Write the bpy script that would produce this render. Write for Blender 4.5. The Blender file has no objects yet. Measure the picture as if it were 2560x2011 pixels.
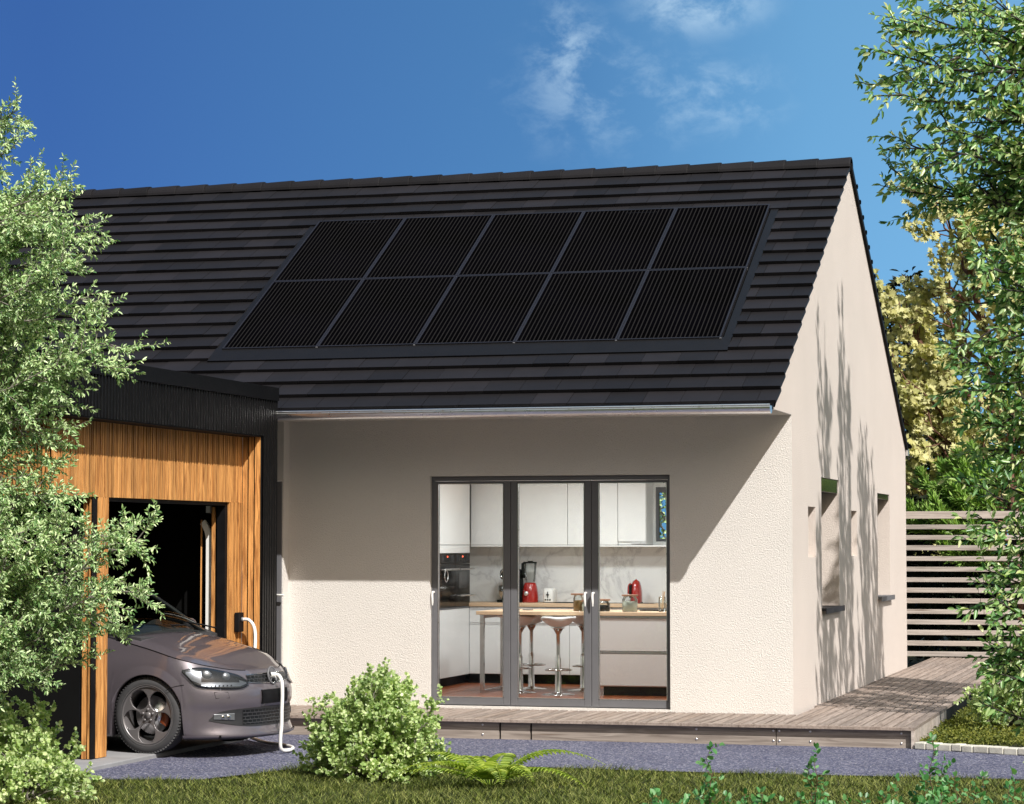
import bpy, bmesh, math, random
import numpy as np
from mathutils import Vector, Matrix
PI = math.pi
R_ = math.radians
scene = bpy.context.scene
col = scene.collection

# ------------------------------------------------------------------ camera
cam_d = bpy.data.cameras.new("camera")
cam = bpy.data.objects.new("camera", cam_d)
col.objects.link(cam)
cam.location = (3.5891, -21.886, 1.52)
cam.rotation_euler = (R_(90 + 3.2475), 0, R_(15.7652))
cam_d.sensor_fit = 'HORIZONTAL'
cam_d.sensor_width = 36
cam_d.lens = 87.028
cam_d.clip_end = 2000
scene.camera = cam

# ------------------------------------------------------------------ light
SUN_DIR = Vector((-1.036, 1.055, -1.497)).normalized()      # the way the light travels
sun_d = bpy.data.lights.new("sun", 'SUN')
sun_d.energy = 4.45
sun_d.angle = R_(0.5)
sun_d.color = (1.0, 0.965, 0.915)
sun = bpy.data.objects.new("sun", sun_d)
col.objects.link(sun)
sun.rotation_euler = SUN_DIR.to_track_quat('-Z', 'Y').to_euler()
sun.location = (20, -20, 30)
SUN_EL = math.asin(-SUN_DIR.z)
SUN_ROT = math.atan2(-SUN_DIR.x, -SUN_DIR.y)

world = bpy.data.worlds.new("World")
scene.world = world
world.use_nodes = True
wt = world.node_tree
wt.nodes.clear()


def wn(t, **k):
    n = wt.nodes.new(t)
    for a, b in k.items():
        setattr(n, a, b)
    return n


def wl(a, b):
    wt.links.new(a, b)


w_out = wn('ShaderNodeOutputWorld')
w_bg = wn('ShaderNodeBackground')
w_bg.inputs['Strength'].default_value = 0.05
w_tc = wn('ShaderNodeTexCoord')
w_map = wn('ShaderNodeMapping')             # lift the look-up so that the clear deep blue reaches low in the sky
w_map.inputs['Location'].default_value = (0, 0, 0.42)
w_nrm = wn('ShaderNodeVectorMath', operation='NORMALIZE')
sky = wn('ShaderNodeTexSky', sky_type='NISHITA')
sky.sun_disc = False
sky.sun_elevation = SUN_EL
sky.sun_rotation = SUN_ROT
sky.air_density = 1.0
sky.dust_density = 0.15
sky.ozone_density = 2.5
wl(w_tc.outputs['Generated'], w_map.inputs['Vector'])
wl(w_map.outputs['Vector'], w_nrm.inputs[0])
wl(w_nrm.outputs[0], sky.inputs['Vector'])
# east side of the sky is paler and a little greener
w_sep = wn('ShaderNodeSeparateXYZ')
wl(w_tc.outputs['Generated'], w_sep.inputs[0])
w_az = wn('ShaderNodeMapRange')
w_az.inputs['From Min'].default_value = -0.52
w_az.inputs['From Max'].default_value = 0.02
wl(w_sep.outputs['X'], w_az.inputs['Value'])
w_ramp = wn('ShaderNodeValToRGB')
for p_ in (0.5, 0.685):
    w_ramp.color_ramp.elements.new(p_)
for e_, (p_, c_) in zip(w_ramp.color_ramp.elements, ((0.15, (0.27, 0.47, 0.76)), (0.5, (0.46, 0.79, 0.92)), (0.685, (0.90, 1.33, 1.27)), (1.0, (1.3, 1.7, 1.5)))):
    e_.position = p_
    e_.color = (*c_, 1)
wl(w_az.outputs[0], w_ramp.inputs['Fac'])
w_mul = wn('ShaderNodeMix', data_type='RGBA', blend_type='MULTIPLY')
w_mul.inputs['Factor'].default_value = 1
wl(sky.outputs[0], w_mul.inputs['A'])
wl(w_ramp.outputs[0], w_mul.inputs['B'])
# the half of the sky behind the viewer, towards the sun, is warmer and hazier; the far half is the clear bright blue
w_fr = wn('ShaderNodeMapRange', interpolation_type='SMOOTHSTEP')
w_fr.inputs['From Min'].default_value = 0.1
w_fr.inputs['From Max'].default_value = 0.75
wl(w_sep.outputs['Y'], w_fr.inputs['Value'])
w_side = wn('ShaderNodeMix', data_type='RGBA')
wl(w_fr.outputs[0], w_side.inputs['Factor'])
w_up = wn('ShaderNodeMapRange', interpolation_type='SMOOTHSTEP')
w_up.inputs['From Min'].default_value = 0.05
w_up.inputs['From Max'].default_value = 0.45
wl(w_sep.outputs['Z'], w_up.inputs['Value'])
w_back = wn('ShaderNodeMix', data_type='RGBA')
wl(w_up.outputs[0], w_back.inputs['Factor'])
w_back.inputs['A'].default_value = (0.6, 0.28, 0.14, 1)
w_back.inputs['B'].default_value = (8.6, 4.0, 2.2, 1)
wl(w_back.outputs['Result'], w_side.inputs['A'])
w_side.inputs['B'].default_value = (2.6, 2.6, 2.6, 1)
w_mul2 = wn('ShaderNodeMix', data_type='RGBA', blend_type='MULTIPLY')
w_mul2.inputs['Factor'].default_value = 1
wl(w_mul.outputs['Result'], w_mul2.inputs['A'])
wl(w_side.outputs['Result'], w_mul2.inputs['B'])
# thin wisps of cloud
w_cmap = wn('ShaderNodeMapping')
w_cmap.inputs['Scale'].default_value = (46, 46, 66)
w_cmap.inputs['Rotation'].default_value = (0.0, 0.5, 0)
wl(w_tc.outputs['Generated'], w_cmap.inputs['Vector'])
w_noi = wn('ShaderNodeTexNoise')
w_noi.inputs['Scale'].default_value = 1.0
w_noi.inputs['Detail'].default_value = 8
w_noi.inputs['Roughness'].default_value = 0.62
w_noi.inputs['Distortion'].default_value = 0.25
wl(w_cmap.outputs[0], w_noi.inputs['Vector'])
cloud_sum = None


def cloud_patch(direction, radius, flat, lo, hi, amount):
    """a soft patch of wispy cloud round one direction of the sky"""
    global cloud_sum
    d = Vector(direction).normalized()
    m = wn('ShaderNodeVectorMath', operation='SUBTRACT')
    wl(w_tc.outputs['Generated'], m.inputs[0])
    m.inputs[1].default_value = d
    s = wn('ShaderNodeVectorMath', operation='MULTIPLY')
    wl(m.outputs[0], s.inputs[0])
    s.inputs[1].default_value = (1, 1, flat)
    l = wn('ShaderNodeVectorMath', operation='LENGTH')
    wl(s.outputs[0], l.inputs[0])
    r = wn('ShaderNodeMapRange', interpolation_type='SMOOTHSTEP')
    r.inputs['From Min'].default_value = radius
    r.inputs['From Max'].default_value = 0.0
    wl(l.outputs['Value'], r.inputs['Value'])
    t = wn('ShaderNodeMapRange', interpolation_type='SMOOTHSTEP')
    t.inputs['From Min'].default_value = lo
    t.inputs['From Max'].default_value = hi
    wl(w_noi.outputs['Fac'], t.inputs['Value'])
    p = wn('ShaderNodeMath', operation='MULTIPLY')
    wl(r.outputs[0], p.inputs[0])
    wl(t.outputs[0], p.inputs[1])
    q = wn('ShaderNodeMath', operation='MULTIPLY')
    wl(p.outputs[0], q.inputs[0])
    q.inputs[1].default_value = amount
    if cloud_sum is None:
        cloud_sum = q.outputs[0]
    else:
        a = wn('ShaderNodeMath', operation='ADD')
        wl(cloud_sum, a.inputs[0])
        wl(q.outputs[0], a.inputs[1])
        cloud_sum = a.outputs[0]


cloud_patch((-0.230, 0.956, 0.180), 0.060, 1.6, 0.44, 0.74, 0.38)
cloud_patch((-0.183, 0.967, 0.178), 0.035, 1.5, 0.45, 0.72, 0.34)
cloud_patch((-0.192, 0.958, 0.216), 0.040, 2.0, 0.34, 0.66, 0.75)
cloud_patch((-0.245, 0.949, 0.201), 0.022, 0.8, 0.45, 0.75, 0.40)
w_cm = wn('ShaderNodeMix', data_type='RGBA')
wl(cloud_sum, w_cm.inputs['Factor'])
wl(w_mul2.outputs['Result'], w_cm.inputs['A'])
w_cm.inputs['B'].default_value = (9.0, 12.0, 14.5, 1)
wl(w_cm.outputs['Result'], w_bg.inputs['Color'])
wl(w_bg.outputs[0], w_out.inputs['Surface'])

scene.view_settings.view_transform = 'Standard'
scene.view_settings.look = 'None'
scene.view_settings.gamma = 1
scene.view_settings.exposure = 0.45
scene.render.engine = 'CYCLES'
scene.cycles.max_bounces = 8
scene.cycles.transparent_max_bounces = 16
scene.cycles.sample_clamp_indirect = 6
scene.cycles.use_denoising = True

# ------------------------------------------------------------------ helpers


def tag(o, label=None, cat=None, group=None, kind=None):
    if label:
        o['label'] = label
    if cat:
        o['category'] = cat
    if group:
        o['group'] = group
    if kind:
        o['kind'] = kind
    return o


def empty(name, loc, label=None, cat=None, group=None):
    o = bpy.data.objects.new(name, None)
    col.objects.link(o)
    o.location = loc
    o.empty_display_size = 0.2
    return tag(o, label, cat, group)


def origin_of(o):
    v = Vector((0, 0, 0))
    while o is not None:
        v += o.location
        o = o.parent
    return v


def copy_tree(o, parent=None):
    c = o.copy()
    col.objects.link(c)
    c.parent = parent
    for ch in list(o.children):
        copy_tree(ch, c)
    return c


class MB:
    """collects shapes (in world coordinates) and links them as one mesh object"""

    def __init__(self):
        self.v = []
        self.f = []
        self.smooth = set()

    def add(self, verts, faces, smooth=False):
        b = len(self.v)
        self.v += [tuple(p) for p in verts]
        for f in faces:
            if smooth:
                self.smooth.add(len(self.f))
            self.f.append([b + i for i in f])
        return self

    def box(self, x0, x1, y0, y1, z0, z1):
        v = [(x0, y0, z0), (x1, y0, z0), (x1, y1, z0), (x0, y1, z0), (x0, y0, z1), (x1, y0, z1), (x1, y1, z1), (x0, y1, z1)]
        f = [(0, 3, 2, 1), (4, 5, 6, 7), (0, 1, 5, 4), (1, 2, 6, 5), (2, 3, 7, 6), (3, 0, 4, 7)]
        return self.add(v, f)

    def obox(self, c, ax, ay, az):
        """box from centre and three half-axes"""
        c, ax, ay, az = map(Vector, (c, ax, ay, az))
        v = [c + sx * ax + sy * ay + sz * az for sz in (-1, 1) for sx, sy in ((-1, -1), (1, -1), (1, 1), (-1, 1))]
        f = [(0, 3, 2, 1), (4, 5, 6, 7), (0, 1, 5, 4), (1, 2, 6, 5), (2, 3, 7, 6), (3, 0, 4, 7)]
        return self.add(v, f)

    def quad(self, *p):
        return self.add(p, [tuple(range(len(p)))])

    def tube(self, pts, r, n=8, cap=True, smooth=True):
        pts = [Vector(p) for p in pts]
        rs = r if hasattr(r, '__len__') else [r] * len(pts)
        up = None
        V = []
        for i, p in enumerate(pts):
            t = (pts[min(i + 1, len(pts) - 1)] - pts[max(i - 1, 0)])
            if t.length < 1e-9:
                t = Vector((0, 0, 1))
            t.normalize()
            if up is None:
                up = Vector((0, 0, 1)) if abs(t.z) < 0.9 else Vector((1, 0, 0))
            a = up.cross(t)
            if a.length < 1e-6:
                a = Vector((0, 1, 0)).cross(t)
            a.normalize()
            b = t.cross(a)
            up = b
            for k in range(n):
                th = 2 * PI * k / n
                V.append(p + (a * math.cos(th) + b * math.sin(th)) * rs[i])
        F = []
        for i in range(len(pts) - 1):
            for k in range(n):
                k2 = (k + 1) % n
                F.append((i * n + k, i * n + k2, (i + 1) * n + k2, (i + 1) * n + k))
        self.add(V, F, smooth)
        if cap:
            self.add(V[:n], [tuple(reversed(range(n)))])
            self.add(V[-n:], [tuple(range(n))])
        return self

    def lathe(self, c, prof, n=24, axis='z', smooth=True, closed=False):
        """prof: list of (radius, height along axis)"""
        c = Vector(c)
        V = []
        for r, h in prof:
            for k in range(n):
                th = 2 * PI * k / n
                a, b = r * math.cos(th), r * math.sin(th)
                V.append(c + Vector({'z': (a, b, h), 'y': (a, h, b), 'x': (h, a, b)}[axis]))
        F = []
        m = len(prof)
        for i in range(m if closed else m - 1):
            for k in range(n):
                k2 = (k + 1) % n
                j = (i + 1) % m
                F.append((i * n + k, i * n + k2, j * n + k2, j * n + k))
        self.add(V, F, smooth)
        return self

    def grid(self, rows, smooth=True, closed=False):
        m, n = len(rows), len(rows[0])
        V = [p for r in rows for p in r]
        F = []
        for i in range(m - 1):
            for k in range(n if closed else n - 1):
                k2 = (k + 1) % n
                F.append((i * n + k, i * n + k2, (i + 1) * n + k2, (i + 1) * n + k))
        return self.add(V, F, smooth)

    def prism(self, poly, ext):
        """flat polygon (3-D points) swept by a vector"""
        e = Vector(ext)
        n = len(poly)
        V = [Vector(p) for p in poly] + [Vector(p) + e for p in poly]
        F = [tuple(reversed(range(n))), tuple(range(n, 2 * n))] + [(i, (i + 1) % n, n + (i + 1) % n, n + i) for i in range(n)]
        return self.add(V, F)

    def build(self, name, mat, parent=None, bevel=0, merge=False, recalc=True):
        off = origin_of(parent)
        me = bpy.data.meshes.new(name)
        me.from_pydata([(p[0] - off.x, p[1] - off.y, p[2] - off.z) for p in self.v], [], self.f)
        if self.smooth:
            sm = np.zeros(len(self.f), dtype=bool)
            sm[list(self.smooth)] = True
            me.polygons.foreach_set('use_smooth', sm)
        if recalc or merge:
            bm = bmesh.new()
            bm.from_mesh(me)
            if merge:
                bmesh.ops.remove_doubles(bm, verts=bm.verts, dist=1e-5)
            bmesh.ops.recalc_face_normals(bm, faces=bm.faces)
            bm.to_mesh(me)
            bm.free()
        if mat:
            me.materials.append(mat)
        o = bpy.data.objects.new(name, me)
        col.objects.link(o)
        o.parent = parent
        if bevel:
            m = o.modifiers.new('bevel', 'BEVEL')
            m.width = bevel
            m.segments = 2
            m.limit_method = 'ANGLE'
            m.angle_limit = R_(40)
        return o


# ------------------------------------------------------------------ materials
class NT:
    def __init__(self, name):
        self.m = bpy.data.materials.new(name)
        self.m.use_nodes = True
        self.t = self.m.node_tree
        self.p = self.t.nodes['Principled BSDF']
        self.out = self.t.nodes['Material Output']

    def n(self, t, **k):
        x = self.t.nodes.new(t)
        for a, b in k.items():
            setattr(x, a, b)
        return x

    def l(self, a, b):
        self.t.links.new(a, b)

    def coord(self, scale=(1, 1, 1), kind='Object', rot=(0, 0, 0)):
        tc = self.n('ShaderNodeTexCoord')
        mp = self.n('ShaderNodeMapping')
        mp.inputs['Scale'].default_value = scale
        mp.inputs['Rotation'].default_value = rot
        self.l(tc.outputs[kind], mp.inputs['Vector'])
        return mp.outputs[0]

    def noise(self, vec, scale, detail=4, rough=0.55, dist=0):
        x = self.n('ShaderNodeTexNoise')
        x.inputs['Scale'].default_value = scale
        x.inputs['Detail'].default_value = detail
        x.inputs['Roughness'].default_value = rough
        x.inputs['Distortion'].default_value = dist
        if vec is not None:
            self.l(vec, x.inputs['Vector'])
        return x.outputs['Fac']

    def ramp(self, fac, stops, interp='LINEAR'):
        x = self.n('ShaderNodeValToRGB')
        cr = x.color_ramp
        cr.interpolation = interp
        while len(cr.elements) < len(stops):
            cr.elements.new(0.5)
        for e, (p, c) in zip(cr.elements, stops):
            e.position = p
            e.color = (*c, 1) if len(c) == 3 else c
        self.l(fac, x.inputs['Fac'])
        return x.outputs[0]

    def mix(self, fac, a, b, blend='MIX'):
        x = self.n('ShaderNodeMix', data_type='RGBA', blend_type=blend)
        for s, v in ((x.inputs['Factor'], fac), (x.inputs['A'], a), (x.inputs['B'], b)):
            if hasattr(v, 'default_value') or hasattr(v, 'is_linked'):
                self.l(v, s)
            elif isinstance(v, (int, float)):
                s.default_value = v
            else:
                s.default_value = (*v, 1)
        return x.outputs['Result']

    def math(self, op, a, b=0.0):
        x = self.n('ShaderNodeMath', operation=op)
        for s, v in ((x.inputs[0], a), (x.inputs[1], b)):
            if isinstance(v, (int, float)):
                s.default_value = v
            else:
                self.l(v, s)
        return x.outputs[0]

    def bump(self, h, strength, dist):
        x = self.n('ShaderNodeBump')
        x.inputs['Strength'].default_value = strength
        x.inputs['Distance'].default_value = dist
        self.l(h, x.inputs['Height'])
        self.l(x.outputs[0], self.p.inputs['Normal'])

    def set(self, **k):
        for a, b in k.items():
            s = self.p.inputs[a.replace('_', ' ')]
            if isinstance(b, (int, float)):
                s.default_value = b
            elif isinstance(b, (tuple, list)):
                s.default_value = (*b, 1) if len(b) == 3 else b
            else:
                self.l(b, s)
        return self


def island(t):
    g = t.n('ShaderNodeNewGeometry')
    return g.outputs['Random Per Island']


def plain(name, c, rough=0.5, metal=0.0, var=0.12, scale=6.0, bump=0.0, spec=0.5, coat=0.0):
    """a painted / moulded surface with slight unevenness"""
    t = NT(name)
    v = t.coord()
    f = t.noise(v, scale, 5)
    lo = tuple(x * (1 - var) for x in c)
    hi = tuple(min(1, x * (1 + var)) for x in c)
    t.set(Base_Color=t.ramp(f, [(0.3, lo), (0.7, hi)]), Metallic=metal)
    fr = t.noise(v, scale * 5, 3)
    t.set(Roughness=t.math('ADD', t.math('MULTIPLY', fr, 0.16), max(0.02, rough - 0.08)))
    t.p.inputs['Specular IOR Level'].default_value = spec
    if coat:
        t.set(Coat_Weight=coat, Coat_Roughness=0.04)
    if bump:
        t.bump(t.noise(v, scale * 12, 4), bump, 0.004)
    return t.m


def stucco(name, c, strength=0.8, scale=34):
    t = NT(name)
    v = t.coord()
    big = t.noise(v, 0.9, 5)
    base = t.ramp(big, [(0.3, tuple(x * 0.955 for x in c)), (0.7, tuple(min(.9, x * 1.02) for x in c))])
    h1 = t.noise(v, scale, 3, 0.6, 0.5)
    h2 = t.noise(v, scale * 3.0, 3, 0.6)
    h = t.math('ADD', h1, t.math('MULTIPLY', h2, 0.45))
    t.set(Base_Color=base, Roughness=0.92)
    t.p.inputs['Specular IOR Level'].default_value = 0.15
    t.bump(h, strength, 0.02)
    return t.m


def wood(name, c_lo, c_hi, axis='z', island_var=0.35, rough=0.6, grain=1.0, knots=True):
    t = NT(name)
    st = {'z': (30, 30, 1.6), 'x': (1.6, 30, 30), 'y': (30, 1.6, 30)}[axis]
    v = t.coord(tuple(x * grain for x in st))
    isl = island(t)
    add = t.n('ShaderNodeVectorMath', operation='ADD')
    t.l(v, add.inputs[0])
    sc = t.n('ShaderNodeVectorMath', operation='SCALE')
    sc.inputs[0].default_value = (37, 51, 43)
    t.l(isl, sc.inputs['Scale'])
    t.l(sc.outputs[0], add.inputs[1])
    g = t.noise(add.outputs[0], 1.0, 6, 0.6, 1.2)
    col_ = t.ramp(g, [(0.28, c_lo), (0.62, c_hi)])
    tint = t.ramp(isl, [(0, (1 - island_var,) * 3), (0.5, (1, 1, 1)), (1, (1 - island_var * 0.5, 1 - island_var * 0.6, 1 - island_var * 0.7))])
    col_ = t.mix(1.0, col_, tint, 'MULTIPLY')
    if knots:
        vo = t.n('ShaderNodeTexVoronoi')
        vo.inputs['Scale'].default_value = 0.35
        t.l(add.outputs[0], vo.inputs['Vector'])
        kn = t.ramp(vo.outputs['Distance'], [(0.0, (0.25, 0.16, 0.1)), (0.13, (1, 1, 1))])
        col_ = t.mix(1.0, col_, kn, 'MULTIPLY')
    t.set(Base_Color=col_, Roughness=rough)
    t.p.inputs['Specular IOR Level'].default_value = 0.3
    t.bump(g, 0.25, 0.004)
    return t.m


def leafmat(name, cols, trans=0.35, rough=0.38, spec=0.5):
    """leaf colours by leaf; light also passes through the blade"""
    t = NT(name)
    isl = island(t)
    n = len(cols)
    c = t.ramp(isl, [((i + 0.5) / n, k) for i, k in enumerate(cols)])
    v = t.coord()
    f = t.noise(v, 1.7, 3)
    c = t.mix(1.0, c, t.ramp(f, [(0.3, (0.78, 0.82, 0.75)), (0.7, (1.15, 1.12, 1.05))]), 'MULTIPLY')
    t.set(Base_Color=c, Roughness=rough)
    t.p.inputs['Specular IOR Level'].default_value = spec
    tr = t.n('ShaderNodeBsdfTranslucent')
    t.l(t.mix(1.0, c, (1.25, 1.35, 0.55), 'MULTIPLY'), tr.inputs['Color'])
    ms = t.n('ShaderNodeMixShader')
    ms.inputs[0].default_value = trans
    t.l(t.p.outputs[0], ms.inputs[1])
    t.l(tr.outputs[0], ms.inputs[2])
    t.l(ms.outputs[0], t.out.inputs['Surface'])
    return t.m


def glassmat(name, tint=(0.96, 0.98, 0.97), refl=0.8, rough=0.0):
    """thin pane: lets light straight through, mirrors by Fresnel"""
    t = NT(name)
    tr = t.n('ShaderNodeBsdfTransparent')
    tr.inputs['Color'].default_value = (*tint, 1)
    gl = t.n('ShaderNodeBsdfGlossy')
    gl.inputs['Roughness'].default_value = rough
    fr = t.n('ShaderNodeFresnel')
    fr.inputs['IOR'].default_value = 1.5
    ms = t.n('ShaderNodeMixShader')
    t.l(t.math('MULTIPLY', fr.outputs[0], refl), ms.inputs[0])
    t.l(tr.outputs[0], ms.inputs[1])
    t.l(gl.outputs[0], ms.inputs[2])
    t.l(ms.outputs[0], t.out.inputs['Surface'])
    t.t.nodes.remove(t.p)
    return t.m


def emis(name, c, s):
    t = NT(name)
    t.set(Base_Color=c, Emission_Color=c, Emission_Strength=s)
    return t.m


M = {}
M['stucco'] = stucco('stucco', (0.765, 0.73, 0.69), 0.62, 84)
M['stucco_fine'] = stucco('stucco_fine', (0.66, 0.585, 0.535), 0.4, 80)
M['soffit'] = plain('soffit_paint', (0.62, 0.58, 0.53), 0.8, spec=0.2)
M['inner_wall'] = plain('inner_wall_paint', (0.78, 0.78, 0.76), 0.8, var=0.03, spec=0.2)
M['black'] = plain('black_metal', (0.006, 0.006, 0.007), 0.6, var=0.3, scale=9, spec=0.12)
M['jet'] = plain('jet_black_cladding', (0.0035, 0.0035, 0.0040), 0.42, var=0.3, scale=9, spec=0.22)
M['black_matte'] = plain('black_matte', (0.004, 0.004, 0.004), 0.9, spec=0.1)
M['frame_grey'] = plain('frame_grey', (0.125, 0.125, 0.135), 0.5, var=0.05)
M['silver'] = plain('silver_metal', (0.86, 0.86, 0.87), 0.3, metal=1.0, var=0.04)
M['chrome'] = plain('chrome', (0.60, 0.59, 0.58), 0.08, metal=1.0, var=0.02)
M['white_plastic'] = plain('white_plastic', (0.82, 0.81, 0.78), 0.35, var=0.03)
M['glass'] = glassmat('window_glass')
M['car_glass'] = glassmat('car_glass', (0.55, 0.6, 0.58), 0.45)
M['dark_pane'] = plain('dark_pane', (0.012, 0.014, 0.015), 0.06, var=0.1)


def tile_mat():
    t = NT('roof_tile')
    isl = island(t)
    v = t.coord()
    f = t.noise(v, 3.0, 6, 0.6)
    c = t.ramp(isl, [(0, (0.0062, 0.0056, 0.0068)), (0.5, (0.0096, 0.0087, 0.0102)), (1, (0.0138, 0.0123, 0.0143))])
    c = t.mix(1.0, c, t.ramp(f, [(0.25, (0.8, 0.8, 0.8)), (0.75, (1.2, 1.2, 1.2))]), 'MULTIPLY')
    t.set(Base_Color=c, Roughness=0.62)
    t.p.inputs['Specular IOR Level'].default_value = 0.22
    t.bump(t.noise(v, 160, 3), 0.15, 0.002)
    return t.m


M['tile'] = tile_mat()
M['flash'] = plain('flashing', (0.0055, 0.0053, 0.0062), 0.5, spec=0.25)


def pv_mat():
    t = NT('photovoltaic_cells')
    tc = t.n('ShaderNodeTexCoord')
    sp = t.n('ShaderNodeSeparateXYZ')
    t.l(tc.outputs['Object'], sp.inputs[0])
    u = t.math('DIVIDE', t.math('ADD', sp.outputs['X'], 0.455), 0.91)
    fr = t.math('FRACT', t.math('MULTIPLY', u, 22.0))
    line = t.math('LESS_THAN', t.math('ABSOLUTE', t.math('SUBTRACT', fr, 0.5)), 0.13)
    cells = t.math('FRACT', t.math('MULTIPLY', sp.outputs['Y'], 10.5))
    cl = t.math('LESS_THAN', cells, 0.03)
    n = t.noise(tc.outputs['Object'], 1.4, 3)
    base = t.ramp(n, [(0.35, (0.0008, 0.0008, 0.0009)), (0.7, (0.0014, 0.0013, 0.0022))])
    c = t.mix(cl, base, (0.0015, 0.0015, 0.0015))
    c = t.mix(line, c, (0.0145, 0.014, 0.0145))
    t.set(Base_Color=c, Roughness=0.45)
    t.p.inputs['Specular IOR Level'].default_value = 0.0
    return t.m


M['pv'] = pv_mat()
M['pv_frame'] = plain('panel_frame', (0.0135, 0.013, 0.0165), 0.45, spec=0.3)
M['clad'] = wood('larch_cladding', (0.17, 0.050, 0.011), (0.80, 0.40, 0.130), 'z', 0.45, 0.55, 1.5)
M['deck'] = wood('grey_deck', (0.165, 0.125, 0.104), (0.37, 0.305, 0.265), 'y', 0.3, 0.75, knots=False)
M['deck_x'] = wood('grey_deck_face', (0.16, 0.13, 0.11), (0.36, 0.31, 0.27), 'x', 0.2, 0.8)
M['fence_wood'] = wood('fence_wood', (0.30, 0.255, 0.225), (0.56, 0.495, 0.45), 'x', 0.25, 0.75)


def gravel_mat():
    t = NT('gravel')
    v = t.coord()
    vo = t.n('ShaderNodeTexVoronoi')
    vo.inputs['Scale'].default_value = 75
    t.l(v, vo.inputs['Vector'])
    f = t.noise(v, 95, 4, 0.7)
    big = t.noise(v, 1.6, 4)
    sp = t.n('ShaderNodeSeparateColor')
    t.l(vo.outputs['Color'], sp.inputs[0])
    c = t.ramp(sp.outputs[0], [(0, (0.045, 0.050, 0.095)), (0.5, (0.12, 0.125, 0.195)), (0.85, (0.22, 0.22, 0.29)), (1, (0.42, 0.41, 0.45))])
    c = t.mix(1.0, c, t.ramp(f, [(0.3, (0.55, 0.55, 0.55)), (0.7, (1.3, 1.3, 1.3))]), 'MULTIPLY')
    c = t.mix(1.0, c, t.ramp(big, [(0.3, (0.88, 0.88, 0.9)), (0.7, (1.08, 1.08, 1.08))]), 'MULTIPLY')
    t.set(Base_Color=c, Roughness=0.9)
    t.p.inputs['Specular IOR Level'].default_value = 0.2
    t.bump(t.math('ADD', vo.outputs['Distance'], f), 0.9, 0.012)
    return t.m


M['gravel'] = gravel_mat()


def soil_mat():
    t = NT('lawn_soil')
    v = t.coord()
    f = t.noise(v, 25, 6, 0.7)
    g = t.noise(v, 1.2, 4)
    c = t.ramp(f, [(0.3, (0.012, 0.013, 0.004)), (0.6, (0.045, 0.05, 0.012)), (0.8, (0.075, 0.075, 0.02))])
    c = t.mix(1.0, c, t.ramp(g, [(0.3, (0.8, 0.8, 0.8)), (0.7, (1.15, 1.1, 1.0))]), 'MULTIPLY')
    t.set(Base_Color=c, Roughness=0.95)
    t.bump(f, 0.8, 0.02)
    return t.m


M['soil'] = soil_mat()
M['concrete'] = plain('concrete', (0.26, 0.26, 0.27), 0.8, var=0.15, scale=3, bump=0.4)
M['stone'] = plain('edging_stone', (0.56, 0.54, 0.47), 0.85, var=0.22, scale=9, bump=0.6)

# ------------------------------------------------------------------ ground
GZ = -0.173
b = MB()
b.quad((-150, -70, -0.19), (150, -70, -0.19), (150, 260, -0.19), (-150, 260, -0.19))
tag(b.build('lawn', M['soil']), 'lawn around the house', 'lawn', kind='structure')

EDGE = [(-9.0, -6.3), (-6.0, -5.95), (-4.6, -5.62), (-3.98, -5.48), (-3.39, -5.31), (-3.22, -4.9), (-3.12, -4.3), (-2.95, -3.95),
        (-2.5, -3.72), (-2.07, -3.65), (-1.0, -3.74), (-0.03, -3.80), (1.2, -3.76), (2.27, -3.71), (4.0, -3.7), (7.0, -3.7)]


def edge_y(x):
    for (x0, y0), (x1, y1) in zip(EDGE, EDGE[1:]):
        if x0 <= x <= x1:
            return y0 + (y1 - y0) * (x - x0) / (x1 - x0)
    return -3.7


b = MB()
xs = np.arange(-9, 7.01, 0.2)
for x0, x1 in zip(xs, xs[1:]):
    b.quad((x0, edge_y(x0), GZ), (x1, edge_y(x1), GZ), (x1, 0.3 if x1 < 1.25 else -1.15, GZ), (x0, 0.3 if x1 < 1.25 else -1.15, GZ))
tag(b.build('gravel_path', M['gravel'], merge=True), 'blue grey gravel path', 'path', kind='structure')

b = MB()
b.box(-9.2, -4.43, -5.25, -0.25, -0.30, -0.14)
tag(b.build('concrete_slab', M['concrete'], bevel=0.008), 'concrete carport floor', 'floor', kind='structure')

# ------------------------------------------------------------------ house
house = empty('house', (-2.4, 0, GZ), 'cream rendered house with a steep dark tiled roof and glazed garden doors', 'house')
SOF = 2.6576
OV = 0.9135
RY = 3.8018
HU = 5.42
LEN = 8.516
XL = -10.6
PIT = math.atan((HU - SOF) / (RY + OV))
CA, SA = math.cos(PIT), math.sin(PIT)
SL = (RY + OV) / CA


def rp(x, s, n=0.0, rear=False):
    """a point on the roof: along the house, up the slope from the eave, off the rafters"""
    y = -OV + s * CA - n * SA
    z = SOF + s * SA + n * CA
    return (x, 2 * RY - y if rear else y, z)


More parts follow.
